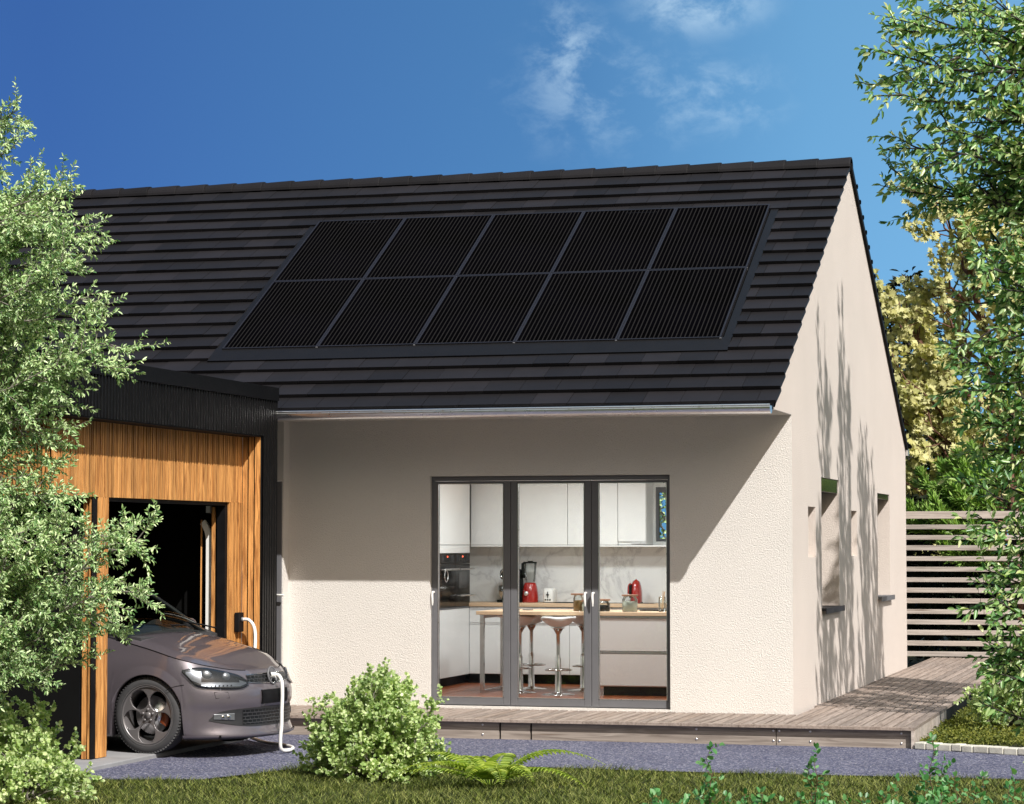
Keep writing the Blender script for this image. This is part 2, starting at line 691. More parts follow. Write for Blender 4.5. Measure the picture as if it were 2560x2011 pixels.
def skin_with_holes(b, u0, u1, v0, topf, holes, P, depth_vec, brk=()):
    """front skin in vertical strips, reveals round each opening"""
    us = sorted({u0, u1, *brk, *[h[0] for h in holes], *[h[1] for h in holes]})
    for a, c in zip(us, us[1:]):
        cuts = sorted([(h[2], h[3]) for h in holes if h[0] <= a + 1e-6 and h[1] >= c - 1e-6])
        z = v0
        for lo, hi in cuts:
            if lo > z + 1e-6:
                b.quad(P(a, z), P(c, z), P(c, lo), P(a, lo))
            z = hi
        b.quad(P(a, z), P(c, z), P(c, topf(c)), P(a, topf(a)))
    d = Vector(depth_vec)
    for h in holes:
        q = [Vector(P(h[0], h[2])), Vector(P(h[1], h[2])), Vector(P(h[1], h[3])), Vector(P(h[0], h[3]))]
        for i in range(4):
            b.quad(q[i], q[(i + 1) % 4], q[(i + 1) % 4] + d, q[i] + d)


DX0, DX1, DZ0, DZ1 = -3.380, -1.112, 0.02, 2.132
b = MB()
skin_with_holes(b, -4.77, 0.0, -0.19, lambda u: SOF, [(DX0, DX1, DZ0, DZ1)], lambda u, v: (u, 0.0, v), (0, 0.30, 0))
b.quad((-4.77, -0.15, -0.19), (-4.77, 0, -0.19), (-4.77, 0, SOF), (-4.77, -0.15, SOF))
b.quad((XL, -0.15, -0.19), (-5.75, -0.15, -0.19), (-5.75, -0.15, SOF), (XL, -0.15, SOF))
b.quad((-5.75, -0.15, 2.1), (-4.77, -0.15, 2.1), (-4.77, -0.15, SOF), (-5.75, -0.15, SOF))
b.quad((-4.79, -0.15, -0.19), (-4.77, -0.15, -0.19), (-4.77, -0.15, 2.1), (-4.79, -0.15, 2.1))
front = b.build('front_wall', M['stucco'], house, recalc=False)

GW = [(1.712, 2.86, 0.862, 2.143), (0.90, 1.343, 1.382, 1.853), (3.745, 4.176, 1.380, 1.850), (5.84, 6.93, 0.885, 2.072)]


def gable_top(y):
    return SOF + (y + OV) * math.tan(PIT) if y <= RY else SOF + (2 * RY - y + OV) * math.tan(PIT)


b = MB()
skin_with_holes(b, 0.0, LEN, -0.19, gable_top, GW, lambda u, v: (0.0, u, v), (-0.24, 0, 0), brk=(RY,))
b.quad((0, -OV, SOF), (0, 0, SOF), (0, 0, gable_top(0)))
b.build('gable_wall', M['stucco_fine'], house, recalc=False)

# eave box: soffit and board behind the gutter
b = MB()
b.box(XL, -0.003, -OV, -0.002, SOF - 0.004, SOF + 0.02)
b.build('soffit', M['soffit'], house)
b = MB()
b.box(XL, -0.004, -OV - 0.02, -OV, SOF + 0.0, SOF + 0.06)
b.build('eaves_board', M['black'], house)

# roof tiles: interlocking flat tiles in staggered courses
rng = random.Random(4)
b = MB()
COURSE, TW = 0.2667, 0.335


def tiles(b, rear, skip=None):
    for k in range(20):
        s0 = 0.012 + k * COURSE
        s1 = min(s0 + COURSE + 0.035, SL + 0.03)
        nlo, nhi = 0.084, 0.046
        f = (s1 - s0) / (COURSE + 0.035)
        nhi_ = nlo + (nhi - nlo) * f
        off = 0.0 if k % 2 else TW / 2
        xr = 0.022
        x = xr - (TW - off if off else 0)
        edges = [xr]
        x = xr - (off if off else TW)
        while x > XL - 0.2:
            edges.append(x)
            x -= TW
        for x1, x0 in zip(edges, edges[1:]):
            if skip and skip(k, x0, x1):
                if x1 > -0.57 - 0.02 and x0 < -0.57:
                    x0 = -0.57
                elif x0 < -5.59 and x1 > -5.59:
                    x1 = -5.59
                else:
                    continue
            j = rng.uniform(-0.002, 0.002)
            g = 0.0022
            lo = [rp(x0 + g, s0, nlo - 0.03 + j, rear), rp(x1 - g, s0, nlo - 0.03 + j, rear), rp(x1 - g, s1, nhi_ - 0.03 + j, rear), rp(x0 + g, s1, nhi_ - 0.03 + j, rear)]
            hi = [rp(x0 + g, s0, nlo + j, rear), rp(x1 - g, s0, nlo + j, rear), rp(x1 - g, s1, nhi_ + j, rear), rp(x0 + g, s1, nhi_ + j, rear)]
            b.add(lo + hi, [(0, 3, 2, 1), (4, 5, 6, 7), (0, 1, 5, 4), (1, 2, 6, 5), (2, 3, 7, 6), (3, 0, 4, 7)])


tiles(b, False, lambda k, x0, x1: 4 <= k <= 15 and x1 > -5.59 and x0 < -0.57)
roof = b.build('roof_tiles', M['tile'], house)
roof['label'] = 'front slope of flat charcoal tiles'
b = MB()
tiles(b, True)
b.build('roof_tiles', M['tile'], house)
# underlay, closes the roof to the light
b = MB()
b.quad(rp(XL, 0, 0.006), rp(-0.004, 0, 0.006), rp(-0.004, SL, 0.006), rp(XL, SL, 0.006))
b.quad(rp(XL, 0, 0.006, True), rp(-0.004, 0, 0.006, True), rp(-0.004, SL, 0.006, True), rp(XL, SL, 0.006, True))
b.quad(rp(-5.6, 1.0, 0.03), rp(-0.56, 1.0, 0.03), rp(-0.56, 4.5, 0.03), rp(-5.6, 4.5, 0.03))
b.build('underlay', M['black_matte'], house)
# verge of the rear slope
b = MB()
b.prism([rp(0.004, 0, -0.012, True), rp(0.004, SL, -0.012, True), rp(0.004, SL + .03, 0.050, True), rp(0.004, 0, 0.050, True)], (0.028, 0, 0))
for k in range(20):
    s = 0.03 + k * COURSE
    b.prism([rp(0.034, s, 0.02, True), rp(0.034, s + 0.05, 0.045, True), rp(0.034, s, 0.06, True)], (0.012, 0, 0))
b.build('verge_trim', M['black'], house)
# ridge caps
b = MB()
L0 = 0.345
x = 0.026
while x > XL:
    n = 12
    rows = []
    for xx, r in ((x, 0.112), (x - 0.014, 0.113), (x - L0 - 0.03, 0.098)):
        rows.append([(xx, RY + r * 1.05 * math.cos(PI * i / n), 5.474 + r * 1.0 * math.sin(PI * i / n) - 0.045) for i in range(n + 1)])
    inner = [(x, RY + 0.098 * 1.05 * math.cos(PI * i / n), 5.474 + 0.098 * 0.96 * math.sin(PI * i / n) - 0.045) for i in range(n + 1)]
    b.grid([inner] + rows, smooth=False)
    x -= L0
b.build('ridge_caps', M['tile'], house)

# gutter: half-round zinc, with joints
b = MB()
GYc, GZc, GR = -OV - 0.080, 2.686, 0.067
prof = []
for i in range(15):
    th = PI + PI * i / 14
    prof.append((GYc + GR * math.cos(th) * 1.0, GZc + GR * math.sin(th)))
prof = [(GYc - GR + 0.004 + 0.009 * math.cos(a), GZc + 0.005 + 0.009 * math.sin(a)) for a in np.linspace(-0.3, 5.2, 9)] + prof
rows = [[(xx, p[0], p[1]) for p in prof] for xx in (-10.4, -0.012)]
b.grid(rows)
b.add([(-0.012, p[0], p[1]) for p in prof[9:]], [tuple(range(15))])
for xx in np.arange(-4.08, -0.1, 0.575):
    b.grid([[(xx + d, GYc + (GR + 0.0025) * math.cos(PI + PI * i / 14), GZc + (GR + 0.0025) * math.sin(PI + PI * i / 14)) for i in range(15)] for d in (0, 0.012)])
b.build('gutter', M['silver'], house, recalc=False)

# rear eave end cap seen past the gable
b = MB()
b.box(-0.5, 0.03, LEN + 0.02, LEN + 0.14, 2.58, 2.66)
b.build('gutter', M['silver'], house)

# gable windows: frame, pane, shutter box, sill
for i, (y0, y1, z0, z1) in enumerate(GW):
    b = MB()
    xf = -0.19
    fw = 0.05 if i in (0, 3) else 0.03
    for a, c, d, e in ((y0, y0 + fw, z0, z1), (y1 - fw, y1, z0, z1), (y0 + fw, y1 - fw, z0, z0 + fw), (y0 + fw, y1 - fw, z1 - fw, z1)):
        b.box(xf - 0.05, xf, a, c, d, e)
    w = b.build('window', M['black'], house)
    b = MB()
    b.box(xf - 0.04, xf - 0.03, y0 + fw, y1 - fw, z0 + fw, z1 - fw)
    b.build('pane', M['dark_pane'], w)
    if i in (0, 3):
        hb = 0.135 if i == 0 else 0.062
        b = MB()
        b.box(-0.185, -0.008, y0 + 0.004, y1 - 0.004, z1 - hb, z1 - 0.003)
        b.build('shutter_box', M['dark_pane'], w, bevel=0.004)
        b = MB()
        b.box(-0.185, 0.045, y0 - 0.0, y1 + 0.0, z0 + 0.002, z0 + 0.03)
        b.box(0.036, 0.047, y0 - 0.02, y1 + 0.06, z0 - 0.022, z0 + 0.032)
        b.build('sill', M['pv_frame'] if i == 0 else M['frame_grey'], w)

# garden doors: outer frame and three glazed leaves
b = MB()
FY = 0.045
b.box(DX0 + 0.003, DX1 - 0.003, FY, FY + 0.09, DZ1 - 0.042, DZ1 - 0.002)
b.box(DX0 + 0.003, DX0 + 0.014, FY, FY + 0.09, DZ0, DZ1 - 0.042)
b.box(DX1 - 0.026, DX1 - 0.003, FY, FY + 0.09, DZ0, DZ1 - 0.042)
b.box(DX0 + 0.003, DX1 - 0.003, FY + 0.03, FY + 0.09, DZ0 - 0.015, DZ0 + 0.004)
b.build('door_frame', M['frame_grey'], house, bevel=0.003)
LEAVES = [(-3.366, -2.621, -3.318, -2.686), (-2.617, -1.855, -2.550, -1.920), (-1.851, -1.139, -1.787, -1.150)]


def lever(b, x, z, y):
    b.tube([(x, y, z + 0.05), (x, y - 0.045, z + 0.05)], 0.011, 10)
    b.tube([(x, y - 0.045, z + 0.056), (x - 0.003, y - 0.048, z + 0.02), (x, y - 0.046, z - 0.03), (x, y - 0.042, z - 0.07)], [0.011, 0.012, 0.010, 0.006], 10)


for i, (a, c, p0, p1) in enumerate(LEAVES):
    b = MB()
    y0, y1 = FY + 0.006, FY + 0.07
    zb, zt, gb, gt = 0.028, DZ1 - 0.046, 0.097, 2.064
    b.box(a, p0, y0, y1, zb, zt)
    b.box(p1, c, y0, y1, zb, zt)
    b.box(p0, p1, y0, y1, zb, gb)
    b.box(p0, p1, y0, y1, gt, zt)
    leaf = b.build('glazed_door', M['frame_grey'], house, bevel=0.004)
    b = MB()
    for x0, x1, z0, z1 in ((p0, p0 + 0.006, gb, gt), (p1 - 0.006, p1, gb, gt), (p0, p1, gb, gb + 0.006), (p0, p1, gt - 0.006, gt)):
        b.box(x0, x1, y0 - 0.002, y0 + 0.012, z0, z1)
    b.build('glazing_bead', M['silver'], leaf)
    b = MB()
    b.box(p0 + 0.004, p1 - 0.004, FY + 0.036, FY + 0.042, gb + 0.003, gt - 0.003)
    b.build('pane', M['glass'], leaf)
    b = MB()
    lever(b, (-3.356, -1.903, -1.831)[i], 1.01, y0)
    b.build('handle', M['white_plastic'], leaf)

# side door tucked behind the carport
b = MB()
b.box(-5.72, -5.62, -0.16, -0.06, -0.1, 2.09)
b.box(-4.89, -4.782, -0.170, -0.06, -0.1, 2.09)
b.box(-5.62, -4.89, -0.16, -0.06, 2.0, 2.09)
b.box(-5.62, -4.89, -0.14, -0.09, -0.1, 2.0)
sd = b.build('side_door', M['frame_grey'], house, bevel=0.004)
b = MB()
b.tube([(-4.83, -0.17, 1.03), (-4.83, -0.225, 1.03), (-4.73, -0.23, 1.03)], 0.011, 8)
b.build('handle', M['white_plastic'], sd)

# inner shell of the kitchen
KB = 4.42
b = MB()
b.box(-4.95, -4.80, 0.3, KB, 0.0, 2.34)                       # left wall
b.box(-0.40, -0.30, 0.3, KB, 0.0, 2.34)                       # right wall
WX0, WX1, WZ0, WZ1 = -2.22, -1.55, 1.53, 2.12
b.box(-4.95, WX0, KB, KB + 0.12, 0.0, 2.34)
b.box(WX1, -0.30, KB, KB + 0.12, 0.0, 2.34)
b.box(WX0, WX1, KB, KB + 0.12, 0.0, WZ0)
b.box(WX0, WX1, KB, KB + 0.12, WZ1, 2.34)
b.build('kitchen_wall', M['inner_wall'], house)
b = MB()
b.box(-4.95, -0.30, 0.3, KB + 0.12, 2.34, 2.40)
b.build('ceiling', M['inner_wall'], house)
b = MB()
for x0, x1, z0, z1 in ((WX0, WX0 + 0.03, WZ0, WZ1), (WX1 - 0.03, WX1, WZ0, WZ1), (WX0 + .03, WX1 - .03, WZ0, WZ0 + 0.03), (WX0 + .03, WX1 - .03, WZ1 - 0.06, WZ1)):
    b.box(x0, x1, KB + 0.03, KB + 0.08, z0, z1)
w = b.build('window', M['frame_grey'], house)
b = MB()
b.box(WX0 + .03, WX1 - .03, KB + 0.05, KB + 0.056, WZ0 + .03, WZ1 - .06)
b.build('pane', M['glass'], w)
# partitions that keep the roof void dark
b = MB()
b.box(XL, -0.26, KB + 0.13, KB + 0.2, 2.40, 2.48)
b.box(XL, -4.96, 0.1, KB, -0.1, 2.45)
b.box(-0.29, -0.255, 0.3, LEN, -0.1, 2.45)
b.build('inner_partition', M['inner_wall'], house)

# ------------------------------------------------------------------ solar panels
PX0, PX1, PS0, PS1 = -5.522, -0.662, 1.268, 4.372
PW, PH = (PX1 - PX0) / 5, (PS1 - PS0) / 2
fl = MB()
fl.prism([rp(-5.592, 1.045, 0.058), rp(-0.568, 1.045, 0.058), rp(-0.568, PS0 + 0.03, 0.066), rp(-5.592, PS0 + 0.03, 0.066)], Vector((0, -SA, CA)) * 0.012)
fl.prism([rp(-5.592, PS0, 0.05), rp(-5.54, PS0, 0.05), rp(-5.54, PS1 + 0.02, 0.05), rp(-5.592, PS1 + 0.02, 0.05)], Vector((0, -SA, CA)) * 0.02)
fl.prism([rp(-0.645, PS0, 0.05), rp(-0.568, PS0, 0.05), rp(-0.568, PS1 + 0.02, 0.05), rp(-0.645, PS1 + 0.02, 0.05)], Vector((0, -SA, CA)) * 0.02)
fl.build('flashing', M['flash'], house)

proto = None
rows_txt = ['lower', 'upper']
cols_txt = ['first from the left end', 'second from the left end', 'in the middle', 'second from the gable end', 'nearest the gable end']
for r in range(2):
    for c in range(5):
        loc = rp(PX0 + PW * (c + 0.5), PS0 + PH * (r + 0.5), 0.085)
        lab = 'black solar panel in the %s row on the roof, %s' % (rows_txt[r], cols_txt[c])
        if proto is None:
            proto = empty('solar_panel', (0, 0, 0))
            hx, hy, t = PW / 2 - 0.002, PH / 2 - 0.004, 0.034
            b = MB()
            fw = 0.017
            b.box(-hx, -hx + fw, -hy, hy, -t, 0.004)
            b.box(hx - fw, hx, -hy, hy, -t, 0.004)
            b.box(-hx + fw, hx - fw, -hy, -hy + 0.016, -t, 0.0035)
            b.box(-hx + fw, hx - fw, hy - 0.016, hy, -t, 0.0035)
            for sx in (-1, 1):
                for yy in (-0.42, 0.42):
                    b.lathe((sx * (hx - 0.008), yy, 0.004), [(0.004, 0), (0.004, 0.003), (0, 0.003)], 6)
            b.build('frame', M['pv_frame'], proto)
            b = MB()
            b.box(-hx + fw, hx - fw, -hy + 0.016, hy - 0.016, -0.012, 0.0)
            b.build('cells', M['pv'], proto)
            b = MB()
            b.box(hx - 0.012, hx + 0.006, -hy - 0.012, -hy, -0.03, 0.0)
            b.build('clamp', M['frame_grey'], proto)
            p = proto
        else:
            p = copy_tree(proto)
        p.location = loc
        p.rotation_euler = (PIT, 0, 0)
        tag(p, lab, 'solar panel', 'solar panels on the roof')

# ------------------------------------------------------------------ carport
cp = empty('carport', (-6.8, -3.2, -0.14), 'timber clad carport with a black corrugated roof edge', 'carport')
CX, CF = -4.68, -4.49
CTOP, CAPB, FASB, BANDB = 2.91, 2.79, 2.465, 1.872
rng = random.Random(7)


def slats(b, u0, u1, z0, z1, P, N, w=0.040, gap=0.014, dep=0.022, vary=0.25):
    """upright boards of uneven width on a face; P(u, z) gives the face point, N points outward"""
    u = u0
    N = Vector(N)
    while u < u1 - 1e-4:
        ww = min(w * rng.uniform(1 - vary, 1 + vary), u1 - u)
        if u1 - u - ww < 0.012:
            ww = u1 - u
        d = dep * rng.uniform(0.85, 1.1)
        b.prism([P(u, z0), P(u + ww - gap, z0), P(u + ww - gap, z1), P(u, z1)], N * d)
        u += ww


b = MB()
slats(b, -5.12, -1.385, BANDB, FASB - 0.012, lambda u, z: (CX - 0.022, u, z), (1, 0, 0))
slats(b, -1.685, -1.385, -0.135, BANDB - 0.0005, lambda u, z: (CX - 0.022, u, z), (1, 0, 0))
slats(b, CX + 0.002, CF - 0.012, -0.135, FASB - 0.012, lambda u, z: (u, -1.382, z), (0, -1, 0), w=0.06, dep=0.012, vary=0.1)
slats(b, -9.0, CX - 0.03, BANDB, FASB - 0.012, lambda u, z: (u, -5.12 + 0.022, z), (0, -1, 0))
b.build('cladding', M['clad'], cp)
b = MB()
slats(b, -4.335, -4.15, -0.135, BANDB - 0.001, lambda u, z: (CX - 0.022, u, z), (1, 0, 0), w=0.06, vary=0.2)
slats(b, -4.768, -4.692, -0.135, BANDB - 0.001, lambda u, z: (u, -4.405, z), (0, -1, 0), w=0.05, dep=0.02, vary=0.2)
post = b.build('post', M['clad'], cp)
b = MB()
b.box(-4.80, CX - 0.0225, -4.40, -4.15, -0.138, BANDB)
b.box(-4.690, CX - 0.012, -4.43, -4.342, -0.138, BANDB - 0.001)
b.build('corner_trim', M['black'], post)
# dark core behind the boards
b = MB()
b.box(-4.80, CX - 0.0225, -5.09, -1.40, BANDB + 0.004, FASB - 0.02)
b.box(-8.95, -4.80, -5.09, -5.0, BANDB + 0.004, FASB - 0.02)
b.box(-4.78, CX - 0.0225, -1.684, -1.385, -0.138, BANDB + 0.004)
b.box(-9.0, -4.80, -4.40, -4.32, -0.138, FASB)
b.box(-9.0, CX - 0.1, -1.36, -1.24, -0.138, FASB)
b.box(-9.05, -8.95, -4.4, -1.24, -0.138, FASB)
b.build('dark_wall', M['black_matte'], cp)
# roof, cap and corrugated edge
b = MB()
b.box(-9.1, CF - 0.02, -5.28, -1.06, FASB + 0.004, CTOP - 0.01)
b.box(-9.12, CF + 0.012, -5.32, -1.03, CAPB, CTOP)
b.build('roof', M['jet'], cp)


def corrugated(b, u0, u1, z0, z1, P, N, pitch=0.056, amp=0.016):
    N = Vector(N)
    n = int((u1 - u0) / pitch)
    us, ds = [], []
    for i in range(n):
        a = u0 + (u1 - u0) * i / n
        p = (u1 - u0) / n
        us += [a, a + p * 0.55, a + p * 0.62, a + p * 0.93]
        ds += [amp, amp, 0, 0]
    us.append(u1)
    ds.append(amp)
    b.grid([[Vector(P(u, z)) + N * d for u, d in zip(us, ds)] for z in (z0, z1)], smooth=False)


b = MB()
corrugated(b, -5.28, -1.035, FASB, CAPB, lambda u, z: (CF - 0.016, u, z), (1, 0, 0))
corrugated(b, -9.1, CF - 0.014, FASB, CAPB, lambda u, z: (u, -5.28, z), (0, -1, 0))
corrugated(b, -1.38, -1.035, -0.135, FASB, lambda u, z: (CF - 0.016, u, z), (1, 0, 0))
b.build('corrugated_edge', M['jet'], cp)
b = MB()
b.box(CX + 0.0, CF - 0.014, -1.381, -1.05, -0.137, FASB)
b.box(CX - 0.02, CF - 0.013, -5.27, -1.383, FASB - 0.011, FASB + 0.002)
b.build('trim', M['black'], cp)
# opening frame, inner stud, roller-door track
b = MB()
b.box(CX - 0.10, CX - 0.024, -1.735, -1.687, -0.137, BANDB - 0.03)
b.box(CX - 0.10, CX - 0.024, -4.148, -1.687, BANDB - 0.03, BANDB - 0.001)
b.build('opening_frame', M['black'], cp)
b = MB()
slats(b, -4.835, -4.79, -0.137, 1.83, lambda u, z: (u, -1.70, z), (0, -1, 0), w=0.06, dep=0.02)
slats(b, -4.955, -4.935, -0.137, 1.72, lambda u, z: (u, -1.66, z), (0, -1, 0), w=0.06, dep=0.02)
b.build('stud', M['clad'], cp)
b = MB()
rows = []
path = [(-4.88, -0.137)] + [(-4.88, 1.52)] + [(-4.88 - 0.12 + 0.12 * math.cos(a), 1.52 + 0.20 * math.sin(a)) for a in np.linspace(0.1, 1.1, 7)]
for i, (x, z) in enumerate(path):
    t = Vector((path[min(i + 1, len(path) - 1)][0] - path[max(i - 1, 0)][0], 0, path[min(i + 1, len(path) - 1)][1] - path[max(i - 1, 0)][1])).normalized()
    nx = Vector((t.z, 0, -t.x)) * 0.027
    p = Vector((x, -1.655, z))
    rows.append([p - nx + Vector((0, 0.02, 0)), p - nx + Vector((0, -0.02, 0)), p + nx + Vector((0, -0.02, 0)), p + nx + Vector((0, 0.02, 0))])
b.grid(rows, smooth=False, closed=True)
b.box(-4.90, -4.86, -1.70, -1.66, 1.78, 1.84)
b.build('door_track', M['white_plastic'], cp)

# ------------------------------------------------------------------ charging socket and cable
so = empty('charging_socket', (CX, -1.515, 0.82), 'small black charging socket on the timber jamb', 'socket')
b = MB()
b.box(CX + 0.003, CX + 0.045, -1.575, -1.455, 0.735, 0.905)
b.build('housing', M['black'], so, bevel=0.006)
b = MB()
b.lathe((CX + 0.045, -1.50, 0.845), [(0.02, 0), (0.02, 0.012), (0.013, 0.014), (0, 0.014)], 14, 'x')
b.build('outlet', M['frame_grey'], so)


def spline(pts, n=10):
    pts = [Vector(p) for p in pts]
    out = []
    P = [pts[0]] + pts + [pts[-1]]
    for i in range(1, len(P) - 2):
        for k in range(n):
            t = k / n
            a, b_, c, d = P[i - 1], P[i], P[i + 1], P[i + 2]
            out.append(0.5 * ((2 * b_) + (-a + c) * t + (2 * a - 5 * b_ + 4 * c - d) * t * t + (-a + 3 * b_ - 3 * c + d) * t ** 3))
    out.append(pts[-1])
    return out


CABLE = [(CX + 0.05, -1.50, 0.845), (CX + 0.11, -1.50, 0.838), (CX + 0.17, -1.52, 0.77), (CX + 0.19, -1.55, 0.62), (CX + 0.19, -1.62, 0.30), (CX + 0.22, -1.75, 0.02), (-4.38, -1.95, -0.125), (-4.2, -2.2, -0.148),
         (-4.02, -2.42, -0.152), (-3.82, -2.58, -0.152), (-3.66, -2.80, -0.152), (-3.60, -3.02, -0.152), (-3.625, -3.14, -0.14), (-3.625, -3.17, -0.06), (-3.612, -3.178, 0.06), (-3.610, -3.18, 0.18), (-3.606, -3.18, 0.30), (-3.612, -3.178, 0.40), (-3.640, -3.172, 0.452), (-3.685, -3.166, 0.462), (-3.73, -3.16, 0.462)]
b = MB()
b.tube(spline(CABLE, 8), 0.0150, 10)
tag(b.build('charging_cable', M['white_plastic']), 'thick white charging cable from the timber jamb to the nose of the car', 'cable')

# ------------------------------------------------------------------ deck
dk = empty('wooden_deck', (-1.5, -1.3, GZ), 'weathered grey timber deck running round the house corner', 'deck')
DKX, DKY = 1.21, -1.305
rng = random.Random(11)
b = MB()
bw = 0.0905
x = DKX - 0.09
while x > -4.75:
    g = 0.010
    y1 = 1.19 if x > 0.0 else -0.004
    if x - bw < 0.0 < x:
        y1 = -0.004
    b.box(x - bw + g, x - g, DKY + 0.065, y1, -0.026 + rng.uniform(-.0015, .0015), rng.uniform(-0.0015, 0.0015))
    x -= bw
b.box(DKX - 0.085, DKX, DKY + 0.065, 1.19, -0.0265, 0.0005)
xx = -4.75
while xx < DKX:
    l = 0.9 if rng.random() < .5 else 1.35
    b.box(xx + 0.002, min(xx + l, DKX), DKY, DKY + 0.059, -0.0262, 0.0003)
    xx += l
b.box(0.004, DKX, 1.196, 1.285, -0.0262, 0.0008)
x = DKX
while x > 0.02:
    b.box(max(x - bw + 0.009, 0.004), x - 0.009, 1.291, 5.1, -0.026, rng.uniform(-0.0015, 0.0015))
    b.box(max(x - bw + 0.009, 0.004), x - 0.009, 5.108, 11.3, -0.026, rng.uniform(-0.0015, 0.0015))
    x -= bw
x = 2.9
while x > DKX:
    b.box(x - bw + 0.009, x - 0.009, 5.0, 11.3, -0.026, rng.uniform(-0.0015, 0.0015))
    x -= bw
b.build('decking', M['deck'], dk, bevel=0.002)
FX = [(-4.75, -2.352), (-2.335, -2.075), (-2.058, 0.055), (0.062, DKX)]
for x0, x1 in FX:
    b = MB()
    b.box(x0, x1, DKY + 0.053, DKY + 0.078, GZ - 0.01, -0.027)
    b.build('fascia_board', M['deck_x'], dk)
b = MB()
yy = DKY
while yy < 1.27:
    b.box(DKX - 0.024, DKX - 0.001, yy + 0.0012, min(yy + 0.062, 1.285), GZ - 0.01, -0.027)
    yy += 0.063
b.build('side_board', M['fence_wood'], dk)
for xs_ in (-2.50, -0.62, 0.035, 0.085, 0.345, 1.10):
    for zz in (-0.050, -0.135):
        b = MB()
        b.lathe((xs_, DKY + 0.053, zz), [(0.0, -0.007), (0.006, -0.0065), (0.010, -0.003), (0.011, 0.0)], 10, 'y')
        b.build('screw', M['silver'], dk)
b = MB()
b.box(-4.7, DKX - 0.1, DKY + 0.09, DKY + 0.13, GZ, -0.028)
b.box(-4.7, DKX - 0.1, -0.7, -0.65, GZ, -0.028)
for xx in np.arange(0.1, DKX, 0.52):
    b.box(xx, xx + 0.045, -0.6, 11.2, GZ + 0.02, -0.028)
for yy in (1.5, 2.9, 4.4):
    b.box(DKX - 0.13, DKX - 0.05, yy, yy + 0.08, GZ - 0.02, -0.028)
b.build('joist', M['black'], dk)

# stone edging beside the deck
rng = random.Random(3)
x = 1.232
es = None
names = ['pale stone edging block against the deck corner', 'second pale edging stone from the deck', 'third pale edging stone from the deck', 'fourth pale edging stone from the deck',
         'fifth pale edging stone from the deck', 'sixth pale edging stone from the deck', 'seventh pale edging stone from the deck', 'eighth pale edging stone from the deck', 'ninth edging stone at the edge of the picture']
for i, nm in enumerate(names):
    w = rng.uniform(0.085, 0.13)
    b = MB()
    sl = -0.43
    y = -1.27 + (x - 1.23) * sl
    ax = Vector((w / 2 - 0.003, (w / 2) * sl, 0))
    b.obox((x + w / 2, y + (w / 2) * sl, -0.145 + rng.uniform(-.004, .004)), ax, Vector((0.02, 0.06, 0)), (0, 0, 0.028))
    tag(b.build('edging_stone', M['stone'], bevel=0.007), nm, 'edging stone', 'stones edging the path')
    x += w

# ------------------------------------------------------------------ slatted fence
fc = empty('slatted_fence', (1.3, 11.45, GZ), 'grey horizontal slat fence with dark gaps behind the deck', 'fence')
b = MB()
rng = random.Random(5)
nsl = 14
for i in range(nsl):
    z0 = 0.01 + i * 0.1405
    h = 0.098 if i == nsl - 1 else 0.064 + rng.uniform(-.004, .004)
    xs_ = [-3.0, 0.9 + rng.uniform(-.4, .4), 4.8]
    for a, c in zip(xs_, xs_[1:]):
        b.box(a + 0.003, c - 0.003, 11.40 + rng.uniform(-.003, .003), 11.43, z0, z0 + h)
b.build('slats', M['fence_wood'], fc, bevel=0.003)
for x in (-2.9, -0.9, 1.05, 3.0, 4.75):
    b = MB()
    b.box(x - 0.05, x + 0.05, 11.445, 11.53, GZ - 0.02, 1.96)
    b.build('fence_post', M['black'], fc)

# ------------------------------------------------------------------ car
CARX, CARY, CARZ = -3.755, -3.07, -0.14
FH = -0.75                                  # front axle behind the nose
car = empty('parked_car', (CARX + FH, CARY - 0.73, CARZ), 'purple grey hatchback charging in the carport, nose pointing out', 'car')


def carpaint():
    t = NT('car_paint')
    v = t.coord()
    t.set(Base_Color=t.ramp(t.noise(v, 900, 2), [(0.3, (0.094, 0.081, 0.094)), (0.7, (0.134, 0.117, 0.134))]), Metallic=0.35, Roughness=0.42, Coat_Weight=1.0, Coat_Roughness=0.02)
    return t.m


M['paint'] = carpaint()


def mesh_grille():
    t = NT('honeycomb_grille')
    tc = t.n('ShaderNodeTexCoord')
    sp = t.n('ShaderNodeSeparateXYZ')
    t.l(tc.outputs['Object'], sp.inputs[0])
    cb = t.n('ShaderNodeCombineXYZ')
    t.l(sp.outputs['Y'], cb.inputs[0])
    t.l(sp.outputs['Z'], cb.inputs[1])
    br = t.n('ShaderNodeTexBrick')
    br.inputs['Scale'].default_value = 13
    br.inputs['Brick Width'].default_value = 0.62
    br.inputs['Row Height'].default_value = 0.34
    br.inputs['Mortar Size'].default_value = 0.07
    br.inputs['Mortar Smooth'].default_value = 0.6
    br.inputs['Color1'].default_value = (0.0025, 0.0025, 0.0025, 1)
    br.inputs['Color2'].default_value = (0.0025, 0.0025, 0.0025, 1)
    br.inputs['Mortar'].default_value = (0.035, 0.035, 0.038, 1)
    t.l(cb.outputs[0], br.inputs['Vector'])
    t.set(Base_Color=br.outputs['Color'], Roughness=0.35)
    t.bump(br.outputs['Fac'], 1.0, 0.01)
    return t.m


